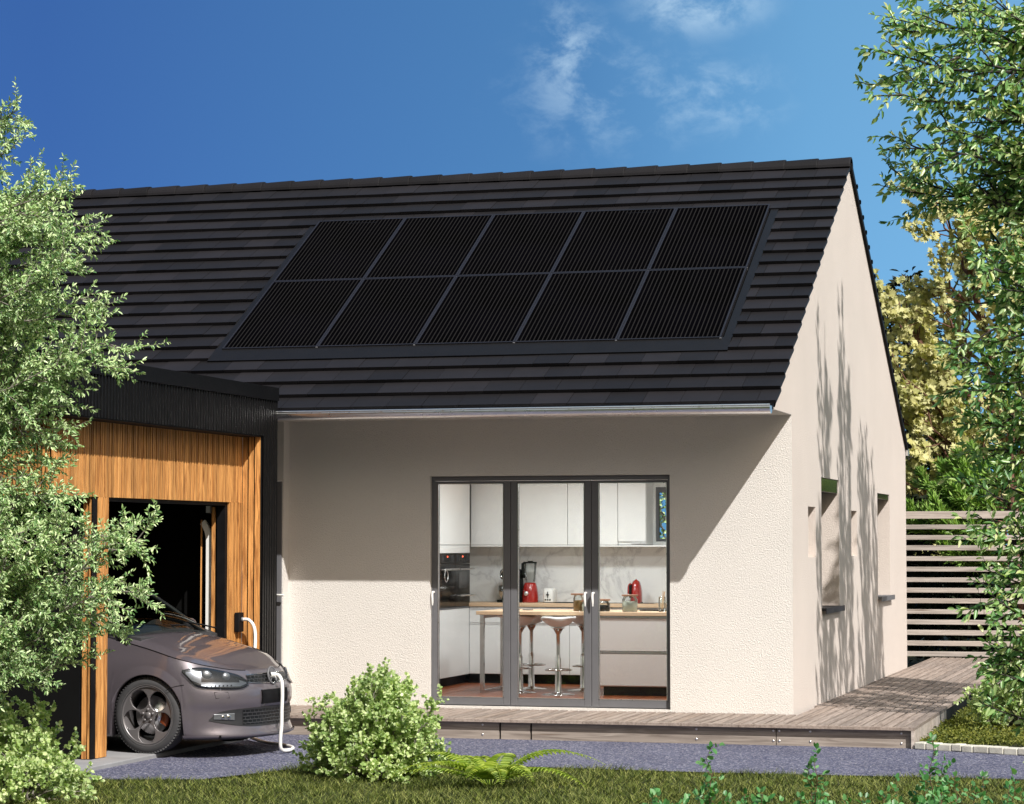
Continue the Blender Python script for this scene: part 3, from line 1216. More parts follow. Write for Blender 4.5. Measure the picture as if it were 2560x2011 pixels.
M['grille'] = mesh_grille()
M['tyre'] = plain('tyre_rubber', (0.055, 0.055, 0.058), 0.75, var=0.15, spec=0.3)
M['rim'] = plain('rim_alloy', (0.19, 0.18, 0.185), 0.38, metal=0.5, var=0.08)
M['lamp_dark'] = plain('lamp_housing', (0.02, 0.02, 0.022), 0.25)
M['lamp_clear'] = glassmat('lamp_lens', (0.8, 0.82, 0.85), 0.7)
M['lamp_inner'] = plain('lamp_reflector', (0.24, 0.25, 0.27), 0.3, metal=0.7, var=0.1, scale=30)
M['trim_grey'] = plain('bumper_trim', (0.018, 0.018, 0.02), 0.55)
M['orange'] = plain('brake_caliper', (0.17, 0.04, 0.012), 0.4)
M['seat'] = plain('seat_fabric', (0.03, 0.03, 0.033), 0.85)
CW, CD, CP = 0.745, 0.60, 2.35
CLEN = 3.50
pl = []
for th in np.linspace(0, PI / 2, 46):
    pl.append((-CD * (1 - math.cos(th) ** (2 / CP)), CW * math.sin(th) ** (2 / CP) if th > 0 else 0.0))
for x in np.arange(-CD - 0.02, -CLEN + 0.40, -0.02):
    pl.append((x, CW))
for th in np.linspace(PI / 2, 0, 20):
    pl.append((-CLEN + 0.38 * (1 - math.cos(th) ** (2 / 2.6)), CW * (math.sin(th) ** (2 / 2.6) if th > 0 else 0)))
PLAN = []
for i, (x, y) in enumerate(pl):
    a, c = pl[max(i - 1, 0)], pl[min(i + 1, len(pl) - 1)]
    tx, ty = c[0] - a[0], c[1] - a[1]
    L = math.hypot(tx, ty) or 1
    nx, ny = ty / L, -tx / L
    if i == 0:
        nx, ny = 1, 0
    if i == len(pl) - 1:
        nx, ny = -1, 0
    PLAN.append((x, y, nx, ny))


def interp(x, tab):
    if x <= tab[0][0]:
        return tab[0][1]
    for (a, b_), (c, d) in zip(tab, tab[1:]):
        if x <= c:
            t = (x - a) / (c - a)
            return b_ + (d - b_) * t
    return tab[-1][1]


def smooth_interp(x, tab):
    xs_ = [t[0] for t in tab]
    if x <= xs_[0]:
        return tab[0][1]
    if x >= xs_[-1]:
        return tab[-1][1]
    i = max(k for k in range(len(tab) - 1) if xs_[k] <= x)

    def m(k):
        if k == 0:
            return (tab[1][1] - tab[0][1]) / (xs_[1] - xs_[0])
        if k == len(tab) - 1:
            return (tab[-1][1] - tab[-2][1]) / (xs_[-1] - xs_[-2])
        return (tab[k + 1][1] - tab[k - 1][1]) / (xs_[k + 1] - xs_[k - 1])
    h = xs_[i + 1] - xs_[i]
    t = (x - xs_[i]) / h
    return ((2 * t ** 3 - 3 * t ** 2 + 1) * tab[i][1] + (t ** 3 - 2 * t ** 2 + t) * h * m(i) + (-2 * t ** 3 + 3 * t ** 2) * tab[i + 1][1] + (t ** 3 - t ** 2) * h * m(i + 1))


NOSE = [(0.09, 0.075), (0.115, 0.02), (0.14, -0.012), (0.165, 0.0), (0.22, 0.018), (0.34, 0.02), (0.39, 0.002), (0.46, 0.0), (0.51, 0.012), (0.55, 0.035), (0.60, 0.055), (0.64, 0.09), (0.68, 0.15), (0.75, 0.25)]
SIDE = [(0.09, 0.06), (0.14, 0.03), (0.22, 0.014), (0.32, 0.006), (0.46, 0.0), (0.60, 0.002), (0.70, 0.012), (0.80, 0.035), (0.90, 0.06), (1.0, 0.09)]
ZT = [(-3.5, 0.93), (-2.2, 0.925), (-1.4, 0.91), (-1.07, 0.885), (-0.78, 0.825), (-0.52, 0.755), (-0.33, 0.705), (-0.17, 0.672), (-0.07, 0.650), (0.0, 0.640)]
HUBS = (FH, FH - 2.12)
AR = 0.322


def zbot(x, y):
    z = 0.118 if x > -0.5 else 0.125
    if y > 0.5:
        for h in HUBS:
            d = abs(x - h)
            if d < AR:
                z = max(z, 0.297 + math.sqrt(AR * AR - d * d))
    return z


def surf(i, z, off=0.0, side=-1):
    """point of the shell at plan station i (fractional) and height z; side -1 faces the camera"""
    k = min(int(i), len(PLAN) - 2)
    f = i - k
    x, y, nx, ny = [PLAN[k][q] * (1 - f) + PLAN[k + 1][q] * f for q in range(4)]
    w = max(0.0, nx)
    w = w * w * (3 - 2 * w)
    if nx < 0:
        w = 0.0
    ins = w * smooth_interp(z, NOSE) + (1 - w) * smooth_interp(z, SIDE)
    # wheel-arch flare
    fl = 0.0
    if y > 0.5:
        for h in HUBS:
            r = math.hypot(x - h, z - 0.297)
            if r < AR + 0.07:
                fl = max(fl, 0.012 * (1 - max(0, (r - AR)) / 0.07))
    x += nx * (off + fl - ins)
    y += ny * (off + fl - ins)
    return Vector((CARX + x, CARY + side * max(y, 0.0), CARZ + z))


NV = 30
b = MB()
for sd in (-1, 1):
    rows = []
    for i, (x, y, nx, ny) in enumerate(PLAN):
        lo, hi = zbot(x, y), smooth_interp(x, ZT)
        rows.append([surf(i, lo + (hi - lo) * v / NV, 0, sd) for v in range(NV + 1)])
    b.grid(rows)
    lip = []
    for i, (x, y, nx, ny) in enumerate(PLAN):
        lo = zbot(x, y)
        p = surf(i, lo, 0, sd)
        q = surf(i, lo, -0.05, sd)
        lip.append([p, Vector((q.x, q.y, q.z + 0.004))])
    b.grid(lip)
body = b.build('body', M['paint'], car, merge=True)

# bonnet: crowned sheet between the two shoulder lines
b = MB()
rows = []
IB = max(i for i, p in enumerate(PLAN) if p[0] > -1.07 and i < 120)
for i in range(0, IB + 1):
    x, y, nx, ny = PLAN[i]
    z = smooth_interp(x, ZT)
    e = surf(i, z)
    c = surf(i, z, 0, 1)
    crown = 0.042 * min(1, max(0, -x) / 0.55) ** 0.75 + 0.004
    row = []
    for k in range(25):
        t = k / 24
        s = 2 * t - 1
        prof = (1 - abs(s) ** 2.6)
        ridge = 0.008 * math.exp(-((abs(s) - 0.80) / 0.09) ** 2) * min(1, max(0, -x) / 0.3)
        fwd = 0.10 * max(0, min(1, (-x - 0.62) / 0.45)) * (1 - s * s)
        row.append(Vector((e.x + fwd, e.y + (c.y - e.y) * t, e.z + 0.001 + crown * prof + ridge)))
    rows.append(row)
b.grid(rows)
hood = b.build('bonnet', M['paint'], car)
b = MB()
line = [surf(i, smooth_interp(PLAN[i][0], ZT) + 0.001, 0.0012) for i in range(10, IB + 1, 2)]
b.tube(line, 0.0035, 6)
b.build('shut_line', M['black_matte'], hood)
b = MB()
b.tube([Vector((p.x, 2 * CARY - p.y, p.z)) for p in line], 0.0035, 6)
b.build('shut_line', M['black_matte'], hood)


def istat(y=None, x=None):
    """plan station at a given half-width (nose part) or x"""
    if y is not None:
        for k in range(0, 45):
            if PLAN[k][1] <= y <= PLAN[k + 1][1]:
                return k + (y - PLAN[k][1]) / (PLAN[k + 1][1] - PLAN[k][1])
    for k in range(len(PLAN) - 1):
        if PLAN[k][0] >= x >= PLAN[k + 1][0]:
            return k + (PLAN[k][0] - x) / (PLAN[k][0] - PLAN[k + 1][0])


def patch(b, i0, i1, top, bot, off, side, n=28, m=8, edge=True):
    """skin patch from station i0 to i1, heights by curve over t 0..1"""
    rows = []
    for k in range(n + 1):
        t = k / n
        i = i0 + (i1 - i0) * t
        zt, zb = smooth_interp(t, top), smooth_interp(t, bot)
        r = [surf(i, zb + (zt - zb) * j / m, off, side) for j in range(m + 1)]
        if edge:
            r = [surf(i, zb, off - 0.012, side)] + r + [surf(i, zt, off - 0.012, side)]
        rows.append(r)
    b.grid(rows)


def sym_patch(b, ymax, top, bot, off, n=40, m=6):
    """patch across the nose, centred; top/bot over |y|/ymax"""
    rows = []
    for k in range(n + 1):
        s = 2 * k / n - 1
        i = istat(y=abs(s) * ymax)
        zt, zb = smooth_interp(abs(s), top), smooth_interp(abs(s), bot)
        rows.append([surf(i, zb + (zt - zb) * j / m, off, -1 if s < 0 else 1) for j in range(m + 1)])
    b.grid(rows)


# headlights
I_OUT, I_IN = istat(x=-0.44), istat(y=0.335)
HT = [(0, 0.662), (0.2, 0.680), (0.45, 0.668), (0.7, 0.640), (0.88, 0.610), (1, 0.560)]
HBt = [(0, 0.645), (0.08, 0.600), (0.2, 0.535), (0.45, 0.514), (0.85, 0.509), (1, 0.535)]
for sd in (-1, 1):
    b = MB()
    patch(b, I_OUT, I_IN, HT, HBt, 0.004, sd)
    hl = b.build('headlight', M['lamp_dark'], car)
    b = MB()

    def sub(i0f, i1f, zt, zb, off):
        rows = []
        for k in range(13):
            t = i0f + (i1f - i0f) * k / 12
            i = I_OUT + (I_IN - I_OUT) * t
            a = interp(k / 12, zt)
            c = interp(k / 12, zb)
            rows.append([surf(i, c + (a - c) * j / 4, off, sd) for j in range(5)])
        b.grid(rows)
    sub(0.05, 0.27, [(0, 0.648), (1, 0.650)], [(0, 0.632), (0.4, 0.58), (1, 0.550)], 0.006)     # turn-signal side
    sub(0.27, 0.86, [(0, 0.566), (1, 0.556)], [(0, 0.538), (0.2, 0.53), (1, 0.526)], 0.006)       # running-light strip
    sub(0.86, 0.97, [(0, 0.575), (1, 0.556)], [(0, 0.528), (1, 0.545)], 0.006)
    for t, z, r in ((0.34, 0.612, 0.047), (0.66, 0.598, 0.040)):
        i = I_OUT + (I_IN - I_OUT) * t
        c = surf(i, z, -0.008, sd)
        n = (surf(i, z, 0.1, sd) - surf(i, z, 0, sd)).normalized()
        a = n.cross(Vector((0, 0, 1))).normalized()
        u = a.cross(n)
        rows = []
        for q in range(7):
            ph = PI / 2 * q / 6
            rows.append([c + n * (0.022 * math.sin(ph)) + (a * math.cos(th) + u * math.sin(th)) * r * math.cos(ph) for th in np.linspace(0, 2 * PI, 21)])
        b.grid(rows)
    b.build('reflector', M['lamp_inner'], hl)
    b = MB()
    for k in range(7):
        i = I_OUT + (I_IN - I_OUT) * (0.36 + 0.06 * k)
        q = [surf(i + 0.0, 0.531, 0.0085, sd), surf(i + 0.55, 0.531, 0.0085, sd), surf(i + 0.35, 0.541, 0.0085, sd), surf(i - 0.2, 0.541, 0.0085, sd)]
        b.quad(*q)
    b.build('led_mask', M['black'], hl)
    b = MB()
    patch(b, I_OUT, I_IN, HT, HBt, 0.017, sd, edge=True)
    b.build('lens', M['lamp_clear'], hl)

# grilles, number-plate carrier, fog-lamp surrounds
b = MB()
sym_patch(b, 0.335, [(0, 0.612), (0.6, 0.611), (1, 0.606)], [(0, 0.540), (0.7, 0.545), (1, 0.556)], 0.004)
gr = b.build('grille', M['grille'], car)
b = MB()
for tab in ([(0, 0.614), (0.6, 0.613), (1, 0.609)], [(0, 0.538), (0.7, 0.543), (1, 0.553)]):
    b.tube([surf(istat(y=abs(s) * 0.335), smooth_interp(abs(s), tab), 0.006, -1 if s < 0 else 1) for s in np.linspace(-1, 1, 41)], 0.0045, 6)
b.build('chrome_strip', M['chrome'], gr)
b = MB()
sym_patch(b, 0.64, [(0, 0.352), (0.5, 0.352), (0.8, 0.342), (0.93, 0.322), (1, 0.272)], [(0, 0.206), (0.45, 0.208), (0.7, 0.222), (0.9, 0.246), (1, 0.264)], 0.005, n=60)
lg = b.build('bumper_insert', M['trim_grey'], car)
b = MB()
sym_patch(b, 0.40, [(0, 0.338), (1, 0.338)], [(0, 0.220), (1, 0.226)], 0.009)
b.build('lower_grille', M['grille'], lg)
for sd in (-1, 1):
    b = MB()
    patch(b, istat(y=0.615), istat(y=0.475), [(0, 0.315), (1, 0.318)], [(0, 0.274), (1, 0.262)], 0.011, sd, n=10)
    fg = b.build('fog_lamp', M['lamp_inner'], car)
    b = MB()
    for yy in (0.52, 0.56):
        c = surf(istat(y=yy), 0.29, 0.012, sd)
        n = (surf(istat(y=yy), 0.29, 0.1, sd) - c).normalized()
        a = n.cross(Vector((0, 0, 1))).normalized()
        u = a.cross(n)
        rows = [[c + n * h + (a * math.cos(th) + u * math.sin(th)) * r for th in np.linspace(0, 2 * PI, 15)] for r, h in ((0.018, 0.0), (0.016, 0.004), (0.001, 0.002))]
        b.grid(rows)
    b.build('bulb_cover', M['chrome'], fg)
b = MB()
sym_patch(b, 0.205, [(0, 0.490), (1, 0.490)], [(0, 0.378), (1, 0.378)], 0.014, n=20)
for s in (-1, 1):
    i = istat(y=0.205)
    b.quad(surf(i, 0.378, 0.014, s), surf(i, 0.490, 0.014, s), surf(i, 0.490, -0.01, s), surf(i, 0.378, -0.01, s))
sym_patch(b, 0.205, [(0, 0.4905), (1, 0.4905)], [(0, 0.4900), (1, 0.4900)], 0.0)
b.build('licence_plate', M['black'], car)
# round badge ring that frames the charging port
b = MB()
cpt = surf(0, 0.594, 0.028)
ring = [(cpt.x - 0.006 + 0.012 * math.sin(th) * -1, cpt.y + 0.066 * math.cos(th), cpt.z + 0.066 * math.sin(th)) for th in np.linspace(0, 2 * PI, 33)]
b.tube(ring, 0.0085, 8, cap=False)
b.add([(cpt.x - 0.012, cpt.y + 0.06 * math.cos(t), cpt.z + 0.06 * math.sin(t)) for t in np.linspace(0, 2 * PI, 25)[:-1]], [tuple(range(24))])
bd = b.build('badge', M['frame_grey'], car)
b = MB()
for pts in ([(-0.045, 0.035), (-0.012, -0.01)], [(0.045, 0.035), (0.012, -0.01)], [(-0.052, 0.005), (-0.028, -0.048), (-0.0, 0.0), (0.028, -0.048), (0.052, 0.005)]):
    b.tube([(cpt.x - 0.004, cpt.y + p[0], cpt.z + p[1]) for p in pts], 0.006, 6)
b.build('emblem', M['frame_grey'], bd)
b = MB()
b.tube([(cpt.x - 0.02, cpt.y, cpt.z - 0.0), (cpt.x + 0.03, cpt.y, cpt.z + 0.002)], [0.024, 0.022], 12)
b.build('charging_port', M['white_plastic'], car)
# front lip, seam lines, washer cover
b = MB()
sym_patch(b, 0.728, [(0, 0.148), (1, 0.150)], [(0, 0.132), (1, 0.128)], 0.012, n=60, m=3)
b.build('front_lip', M['paint'], car)
b = MB()
sym_patch(b, 0.728, [(0, 0.131), (1, 0.127)], [(0, 0.118), (1, 0.116)], 0.008, n=60, m=2)
b.build('spoiler', M['trim_grey'], car)
for sd in (-1, 1):
    b = MB()
    b.tube([surf(istat(x=xx), zz, 0.0012, sd) for xx, zz in ((-0.565, 0.50), (-0.53, 0.52), (-0.48, 0.535), (-0.42, 0.545))], 0.0028, 5)
    b.build('bumper_seam', M['black_matte'], body)
    b = MB()
    i0, i1 = istat(y=0.615), istat(y=0.53)
    q = [surf(i0, 0.486, 0.001, sd), surf(i0 - 0.6, 0.440, 0.001, sd), surf(i1 - 0.6, 0.440, 0.001, sd), surf(i1, 0.486, 0.001, sd)]
    b.tube(q + [q[0]], 0.0018, 4, cap=False)
    b.build('washer_cover', M['black_matte'], body)
    b = MB()
    b.tube([surf(istat(x=-1.22), z, 0.001, sd) for z in np.linspace(0.16, 0.88, 14)], 0.003, 5)
    b.build('door_seam', M['black_matte'], body)
# underside and wheel housings
b = MB()
b.box(CARX - CLEN + 0.2, CARX - 0.16, CARY - 0.60, CARY + 0.60, CARZ + 0.13, CARZ + 0.15)
for h in HUBS:
    for sd in (-1, 1):
        rows = []
        for th in np.linspace(-0.25, PI + 0.25, 21):
            rows.append([(CARX + h + (AR + 0.008) * math.cos(th), CARY + sd * yy, CARZ + 0.297 + (AR + 0.008) * math.sin(th)) for yy in (0.70, 0.42)])
        b.grid(rows)
        b.add([(CARX + h + (AR + 0.008) * math.cos(th), CARY + sd * 0.42, CARZ + 0.297 + (AR + 0.008) * math.sin(th)) for th in np.linspace(-0.25, PI + 0.25, 21)], [tuple(range(21))])
b.build('underbody', M['black_matte'], car)


def wheel(h, sd):
    """tyre, five-spoke rim with round openings, brake disc"""
    cx, cz = CARX + h, CARZ + 0.300
    yo = CARY + sd * 0.728
    s = sd
    R = 0.283

    def grow(b, f=1.06):
        b.v = [(cx + (p[0] - cx) * f, p[1], cz + (p[2] - cz) * f) for p in b.v]
    b = MB()
    prof = [(0.217, 0.0), (0.222, 0.006), (0.236, 0.010), (0.258, 0.006), (0.272, -0.004), (0.2815, -0.016), (R, -0.03), (R, -0.15), (0.272, -0.168), (0.24, -0.175), (0.217, -0.17)]
    b.lathe((cx, yo, cz), [(r, s * d) for r, d in prof], 64, 'y')
    grow(b)
    ty = b.build('wheel', M['tyre'], car)
    b = MB()
    for k in range(72):
        th = 2 * PI * k / 72
        c = Vector((cx + 0.2775 * math.cos(th), yo - s * 0.022, cz + 0.2775 * math.sin(th)))
        t = Vector((-math.sin(th), 0, math.cos(th)))
        n = Vector((math.cos(th), 0, math.sin(th)))
        b.obox(c, t * 0.0065 + Vector((0, 0.003, 0)), Vector((0, 0.016, 0)), n * 0.0085)
    grow(b)
    b.build('tread', M['tyre'], ty)
    # rim barrel and spoked face
    b = MB()
    b.lathe((cx, yo, cz), [(0.204, s * 0.004), (0.207, s * 0.001), (0.200, -s * 0.002), (0.196, -s * 0.02), (0.188, -s * 0.05), (0.186, -s * 0.14)], 64, 'y')
    nr, nt = 34, 240
    Pt = {}

    def inside(r, th):
        for q in range(5):
            a = PI / 2 + PI / 5 + 2 * PI * q / 5 - 0.05
            dx, dy = r * math.cos(th - a) - 0.124, r * math.sin(th - a)
            wdt = 0.066 + 0.10 * max(0, dx) * 0.45
            if (dx / 0.070) ** 2 + (dy / wdt) ** 2 < 1:
                return True
        return False

    def depth(r):
        return -s * (0.014 + 0.016 * (1 - r / 0.2)) if r > 0.06 else -s * 0.026
    V, F, idx = [], [], {}
    for a in range(nr):
        for t in range(nt):
            r0, r1 = 0.004 + 0.196 * a / nr, 0.004 + 0.196 * (a + 1) / nr
            t0, t1 = 2 * PI * t / nt, 2 * PI * (t + 1) / nt
            if inside((r0 + r1) / 2, (t0 + t1) / 2):
                continue
            f = []
            for (ai, ti) in ((a, t), (a + 1, t), (a + 1, (t + 1) % nt), (a, (t + 1) % nt)):
                if (ai, ti) not in idx:
                    r = 0.004 + 0.196 * ai / nr
                    th = 2 * PI * ti / nt
                    idx[(ai, ti)] = len(V)
                    V.append((cx + r * math.cos(th), yo + depth(r), cz + r * math.sin(th)))
                f.append(idx[(ai, ti)])
            F.append(tuple(f))
    b.add(V, F, True)
    grow(b, 1.15)
    rim = b.build('rim', M['rim'], ty)
    so_ = rim.modifiers.new('thickness', 'SOLIDIFY')
    so_.thickness = 0.018
    so_.offset = 0
    b = MB()
    for q in range(5):
        a = PI / 2 + 2 * PI * q / 5
        b.lathe((cx + 0.043 * math.cos(a), yo - s * 0.010, cz + 0.043 * math.sin(a)), [(0.0105, -s * 0.02), (0.0105, s * 0.004), (0.006, s * 0.008), (0, s * 0.008)], 10, 'y')
    b.lathe((cx, yo - s * 0.012, cz), [(0.026, 0), (0.024, s * 0.006), (0, s * 0.008)], 20, 'y')
    grow(b)
    b.build('wheel_bolt', M['rim'], ty)
    b = MB()
    b.lathe((cx, yo - s * 0.085, cz), [(0.05, s * 0.02), (0.06, 0), (0.142, 0), (0.142, -s * 0.02), (0, -s * 0.02)], 40, 'y')
    grow(b)
    b.build('brake_disc', M['silver'], ty)
    b = MB()
    rows = []
    for th in np.linspace(-0.55, 0.35, 10):
        rows.append([(cx + r * math.cos(th), yo - s * d, cz + r * math.sin(th)) for r, d in ((0.095, 0.05), (0.155, 0.05), (0.16, 0.08), (0.095, 0.08))])
    b.grid(rows, closed=True)
    grow(b)
    b.build('brake_caliper', M['orange'], ty)


for h in HUBS:
    for sd in (-1, 1):
        wheel(h, sd)


def W(x, y, z):
    return Vector((CARX + 0.16 + x, CARY + y, CARZ + z))


# windscreen, side windows, roof
b = MB()
rows = []
for k in range(13):
    s = 2 * k / 12 - 1
    rows.append([W(-1.16 + 0.10 * (1 - s * s) - 0.62 * t + 0.02 * math.sin(PI * t), s * (0.66 - 0.12 * t), 0.905 + 0.055 * (1 - s * s) * (1 - t) + 0.37 * t + 0.03 * math.sin(PI * t)) for t in np.linspace(0, 1, 9)])
b.grid(rows)
b.build('windscreen', M['car_glass'], car)
b = MB()
rows = []
for x, z, w in ((-1.76, 1.275, 0.545), (-1.95, 1.315, 0.55), (-2.3, 1.335, 0.55), (-2.7, 1.32, 0.54), (-3.05, 1.275, 0.52), (-3.12, 1.24, 0.515), (-3.36, 0.93, 0.60)):
    rows.append([W(x, s * w, z + 0.03 * (1 - s * s)) for s in np.linspace(-1, 1, 11)])
b.grid(rows)
b.build('roof', M['paint'], car)
for sd in (-1, 1):
    b = MB()
    b.quad(W(-1.26, sd * 0.665, 0.915), W(-2.05, sd * 0.685, 0.925), W(-2.05, sd * 0.56, 1.30), W(-1.80, sd * 0.555, 1.285))
    b.quad(W(-2.13, sd * 0.685, 0.925), W(-2.85, sd * 0.67, 0.935), W(-2.80, sd * 0.55, 1.28), W(-2.13, sd * 0.56, 1.30))
    b.build('side_window', M['car_glass'], car)
    b = MB()
    b.tube([W(-1.10, sd * 0.69, 0.87), W(-1.24, sd * 0.672, 0.925), W(-1.50, sd * 0.615, 1.11), W(-1.77, sd * 0.552, 1.283), W(-2.1, sd * 0.555, 1.318), W(-3.0, sd * 0.53, 1.28)], [0.028, 0.022, 0.020, 0.020, 0.020, 0.020], 8)
    b.tube([W(-2.09, sd * 0.69, 0.92), W(-2.09, sd * 0.56, 1.30)], 0.035, 8)
    b.tube([W(-2.95, sd * 0.68, 0.92), W(-2.92, sd * 0.54, 1.28)], 0.09, 8)
    b.build('pillar', M['trim_grey'], car)
    b = MB()
    rows = [[W(-1.42 + 0.055 * math.cos(ph), sd * (0.80 + 0.075 * math.cos(th) * math.sin(ph)), 0.965 + 0.055 * math.sin(th) * math.sin(ph)) for th in np.linspace(0, 2 * PI, 15)] for ph in np.linspace(0, PI, 9)]
    b.grid(rows)
    b.tube([W(-1.40, sd * 0.70, 0.92), W(-1.42, sd * 0.80, 0.94)], 0.02, 6)
    b.build('mirror', M['paint'], car)
# shelf along the belt line, dashboard, steering wheel, seats
b = MB()
for sd in (-1, 1):
    rows = [[surf(i, smooth_interp(PLAN[i][0], ZT), 0, sd), Vector((CARX + PLAN[i][0], CARY + sd * 0.60, CARZ + smooth_interp(PLAN[i][0], ZT) + 0.012))] for i in range(IB, len(PLAN) - 25, 3)]
    b.grid(rows)
b.build('waistline', M['paint'], car)
b = MB()
b.prism([W(-1.05, -0.6, 0.90), W(-1.45, -0.6, 0.95), W(-1.62, -0.6, 0.86), W(-1.62, -0.6, 0.5), W(-1.05, -0.6, 0.5)], (0, 1.2, 0))
rows = [[W(-1.50 + 0.05 * (1 - abs(s)), 0.32 + s * 0.2, 0.93 + q * 0.09 * (1 - s * s)) for q in (0, 0.6, 1)] for s in np.linspace(-1, 1, 11)]
b.grid(rows)
b.build('dashboard', M['seat'], car)
b = MB()
ctr = W(-1.72, -0.30, 0.90)
b.tube([ctr + Vector((0.07 * math.sin(t), 0.155 * math.cos(t), 0.14 * math.sin(t))) for t in np.linspace(0, 2 * PI, 33)], 0.015, 8, cap=False)
b.tube([ctr + Vector((0, -0.15, 0)), ctr + Vector((0.05, 0, -0.02)), ctr + Vector((0, 0.15, 0))], 0.016, 6)
b.build('steering_wheel', M['frame_grey'], car)
for yy in (-0.3, 0.3):
    b = MB()
    b.box(CARX - 2.35, CARX - 1.85, CARY + yy - 0.21, CARY + yy + 0.21, CARZ + 0.35, CARZ + 0.55)
    b.prism([W(-2.33, yy - 0.2, 0.5), W(-2.45, yy - 0.2, 1.05), W(-2.36, yy - 0.2, 1.05), W(-2.20, yy - 0.2, 0.5)], (0, 0.4, 0))
    b.box(CARX - 2.46, CARX - 2.37, CARY + yy - 0.11, CARY + yy + 0.11, CARZ + 1.07, CARZ + 1.22)
    b.build('seat', M['seat'], car, bevel=0.03)
b = MB()
b.tube([W(-1.02, 0.05, 0.985), W(-1.10, -0.05, 0.985), W(-1.28, -0.38, 1.0)], 0.007, 5)
b.tube([W(-1.02, 0.55, 0.945), W(-1.10, 0.45, 0.975), W(-1.25, 0.12, 1.035)], 0.007, 5)
b.build('wiper', M['black'], car)
M['tail'] = plain('tail_lens', (0.3, 0.01, 0.01), 0.2)
for sd in (-1, 1):
    b = MB()
    b.box(CARX - 3.46, CARX - 3.40, CARY + sd * 0.55 - 0.1, CARY + sd * 0.55 + 0.1, CARZ + 0.72, CARZ + 0.9)
    b.build('tail_light', M['tail'], car)

# the car stands a few degrees askew, nose towards the lawn, front wheels steered back
car.rotation_euler = (0, 0, R_(-7))

# ------------------------------------------------------------------ kitchen
M['cab'] = plain('cabinet_white', (0.80, 0.80, 0.79), 0.35, var=0.02)
M['cab_warm'] = plain('drawer_warm_white', (0.76, 0.72, 0.69), 0.4, var=0.02)
M['worktop'] = wood('worktop_oak', (0.62, 0.42, 0.26), (0.76, 0.55, 0.37), 'x', 0.1, 0.5, knots=False)
M['oven'] = plain('oven_glass', (0.005, 0.004, 0.004), 0.12, spec=0.3)
M['red'] = plain('red_enamel', (0.36, 0.012, 0.010), 0.16, var=0.06, coat=1.0)
M['clear'] = glassmat('clear_jar', (0.93, 0.95, 0.94), 0.9)
M['floorwood'] = wood('floor_boards', (0.16, 0.040, 0.014), (0.36, 0.105, 0.036), 'y', 0.35, 0.35, knots=False)


def marble():
    t = NT('marble_splashback')
    v = t.coord()
    n = t.noise(v, 1.1, 8, 0.62, 1.6)
    vein = t.ramp(t.math('ABSOLUTE', t.math('SUBTRACT', n, 0.5)), [(0.0, (0.60, 0.60, 0.60)), (0.02, (0.74, 0.74, 0.735)), (0.06, (0.80, 0.80, 0.79))])
    t.set(Base_Color=vein, Roughness=0.25)
    return t.m


M['marble'] = marble()
b = MB()
rng = random.Random(2)
x = -4.8
while x < -0.42:
    b.box(x, min(x + 0.118, -0.41), 0.32, KB - 0.01, -0.02, 0.0)
    x += 0.12
tag(b.build('floor', M['floorwood']), 'reddish wooden kitchen floor', 'floor', kind='structure')
tc = empty('tall_cabinet', (-4.48, 2.9, 0), 'tall white cabinet wall around the two ovens', 'cabinet')
b = MB()
b.box(-4.79, -4.215, 1.30, 3.93, 0.10, 2.335)
b.build('carcass', M['cab'], tc)
b = MB()
for y0, y1 in ((1.30, 2.052), (2.055, 2.838)):
    b.box(-4.213, -4.18, y0, y1, 0.10, 0.815)
    b.box(-4.213, -4.18, y0, y1, 0.822, 1.49)
    b.box(-4.213, -4.18, y0, y1, 1.497, 2.335)
b.box(-4.213, -4.18, 2.841, 3.938, 0.10, 0.812)
b.box(-4.213, -4.18, 2.841, 3.938, 1.408, 1.490)
b.box(-4.213, -4.18, 2.841, 3.938, 1.496, 2.335)
b.build('door_panel', M['cab'], tc, bevel=0.0015)
b = MB()
b.box(-4.25, -4.176, 2.0, 3.938, 0.815, 0.829)
b.build('rail', M['frame_grey'], tc)
b = MB()
b.box(-4.79, -4.24, 1.3, 3.98, 0.0, 0.10)
b.build('plinth', M['black'], tc)
M['oven_window'] = plain('oven_window', (0.05, 0.05, 0.052), 0.2)
M['red_led'] = emis('display_red', (1.0, 0.12, 0.05), 2.0)
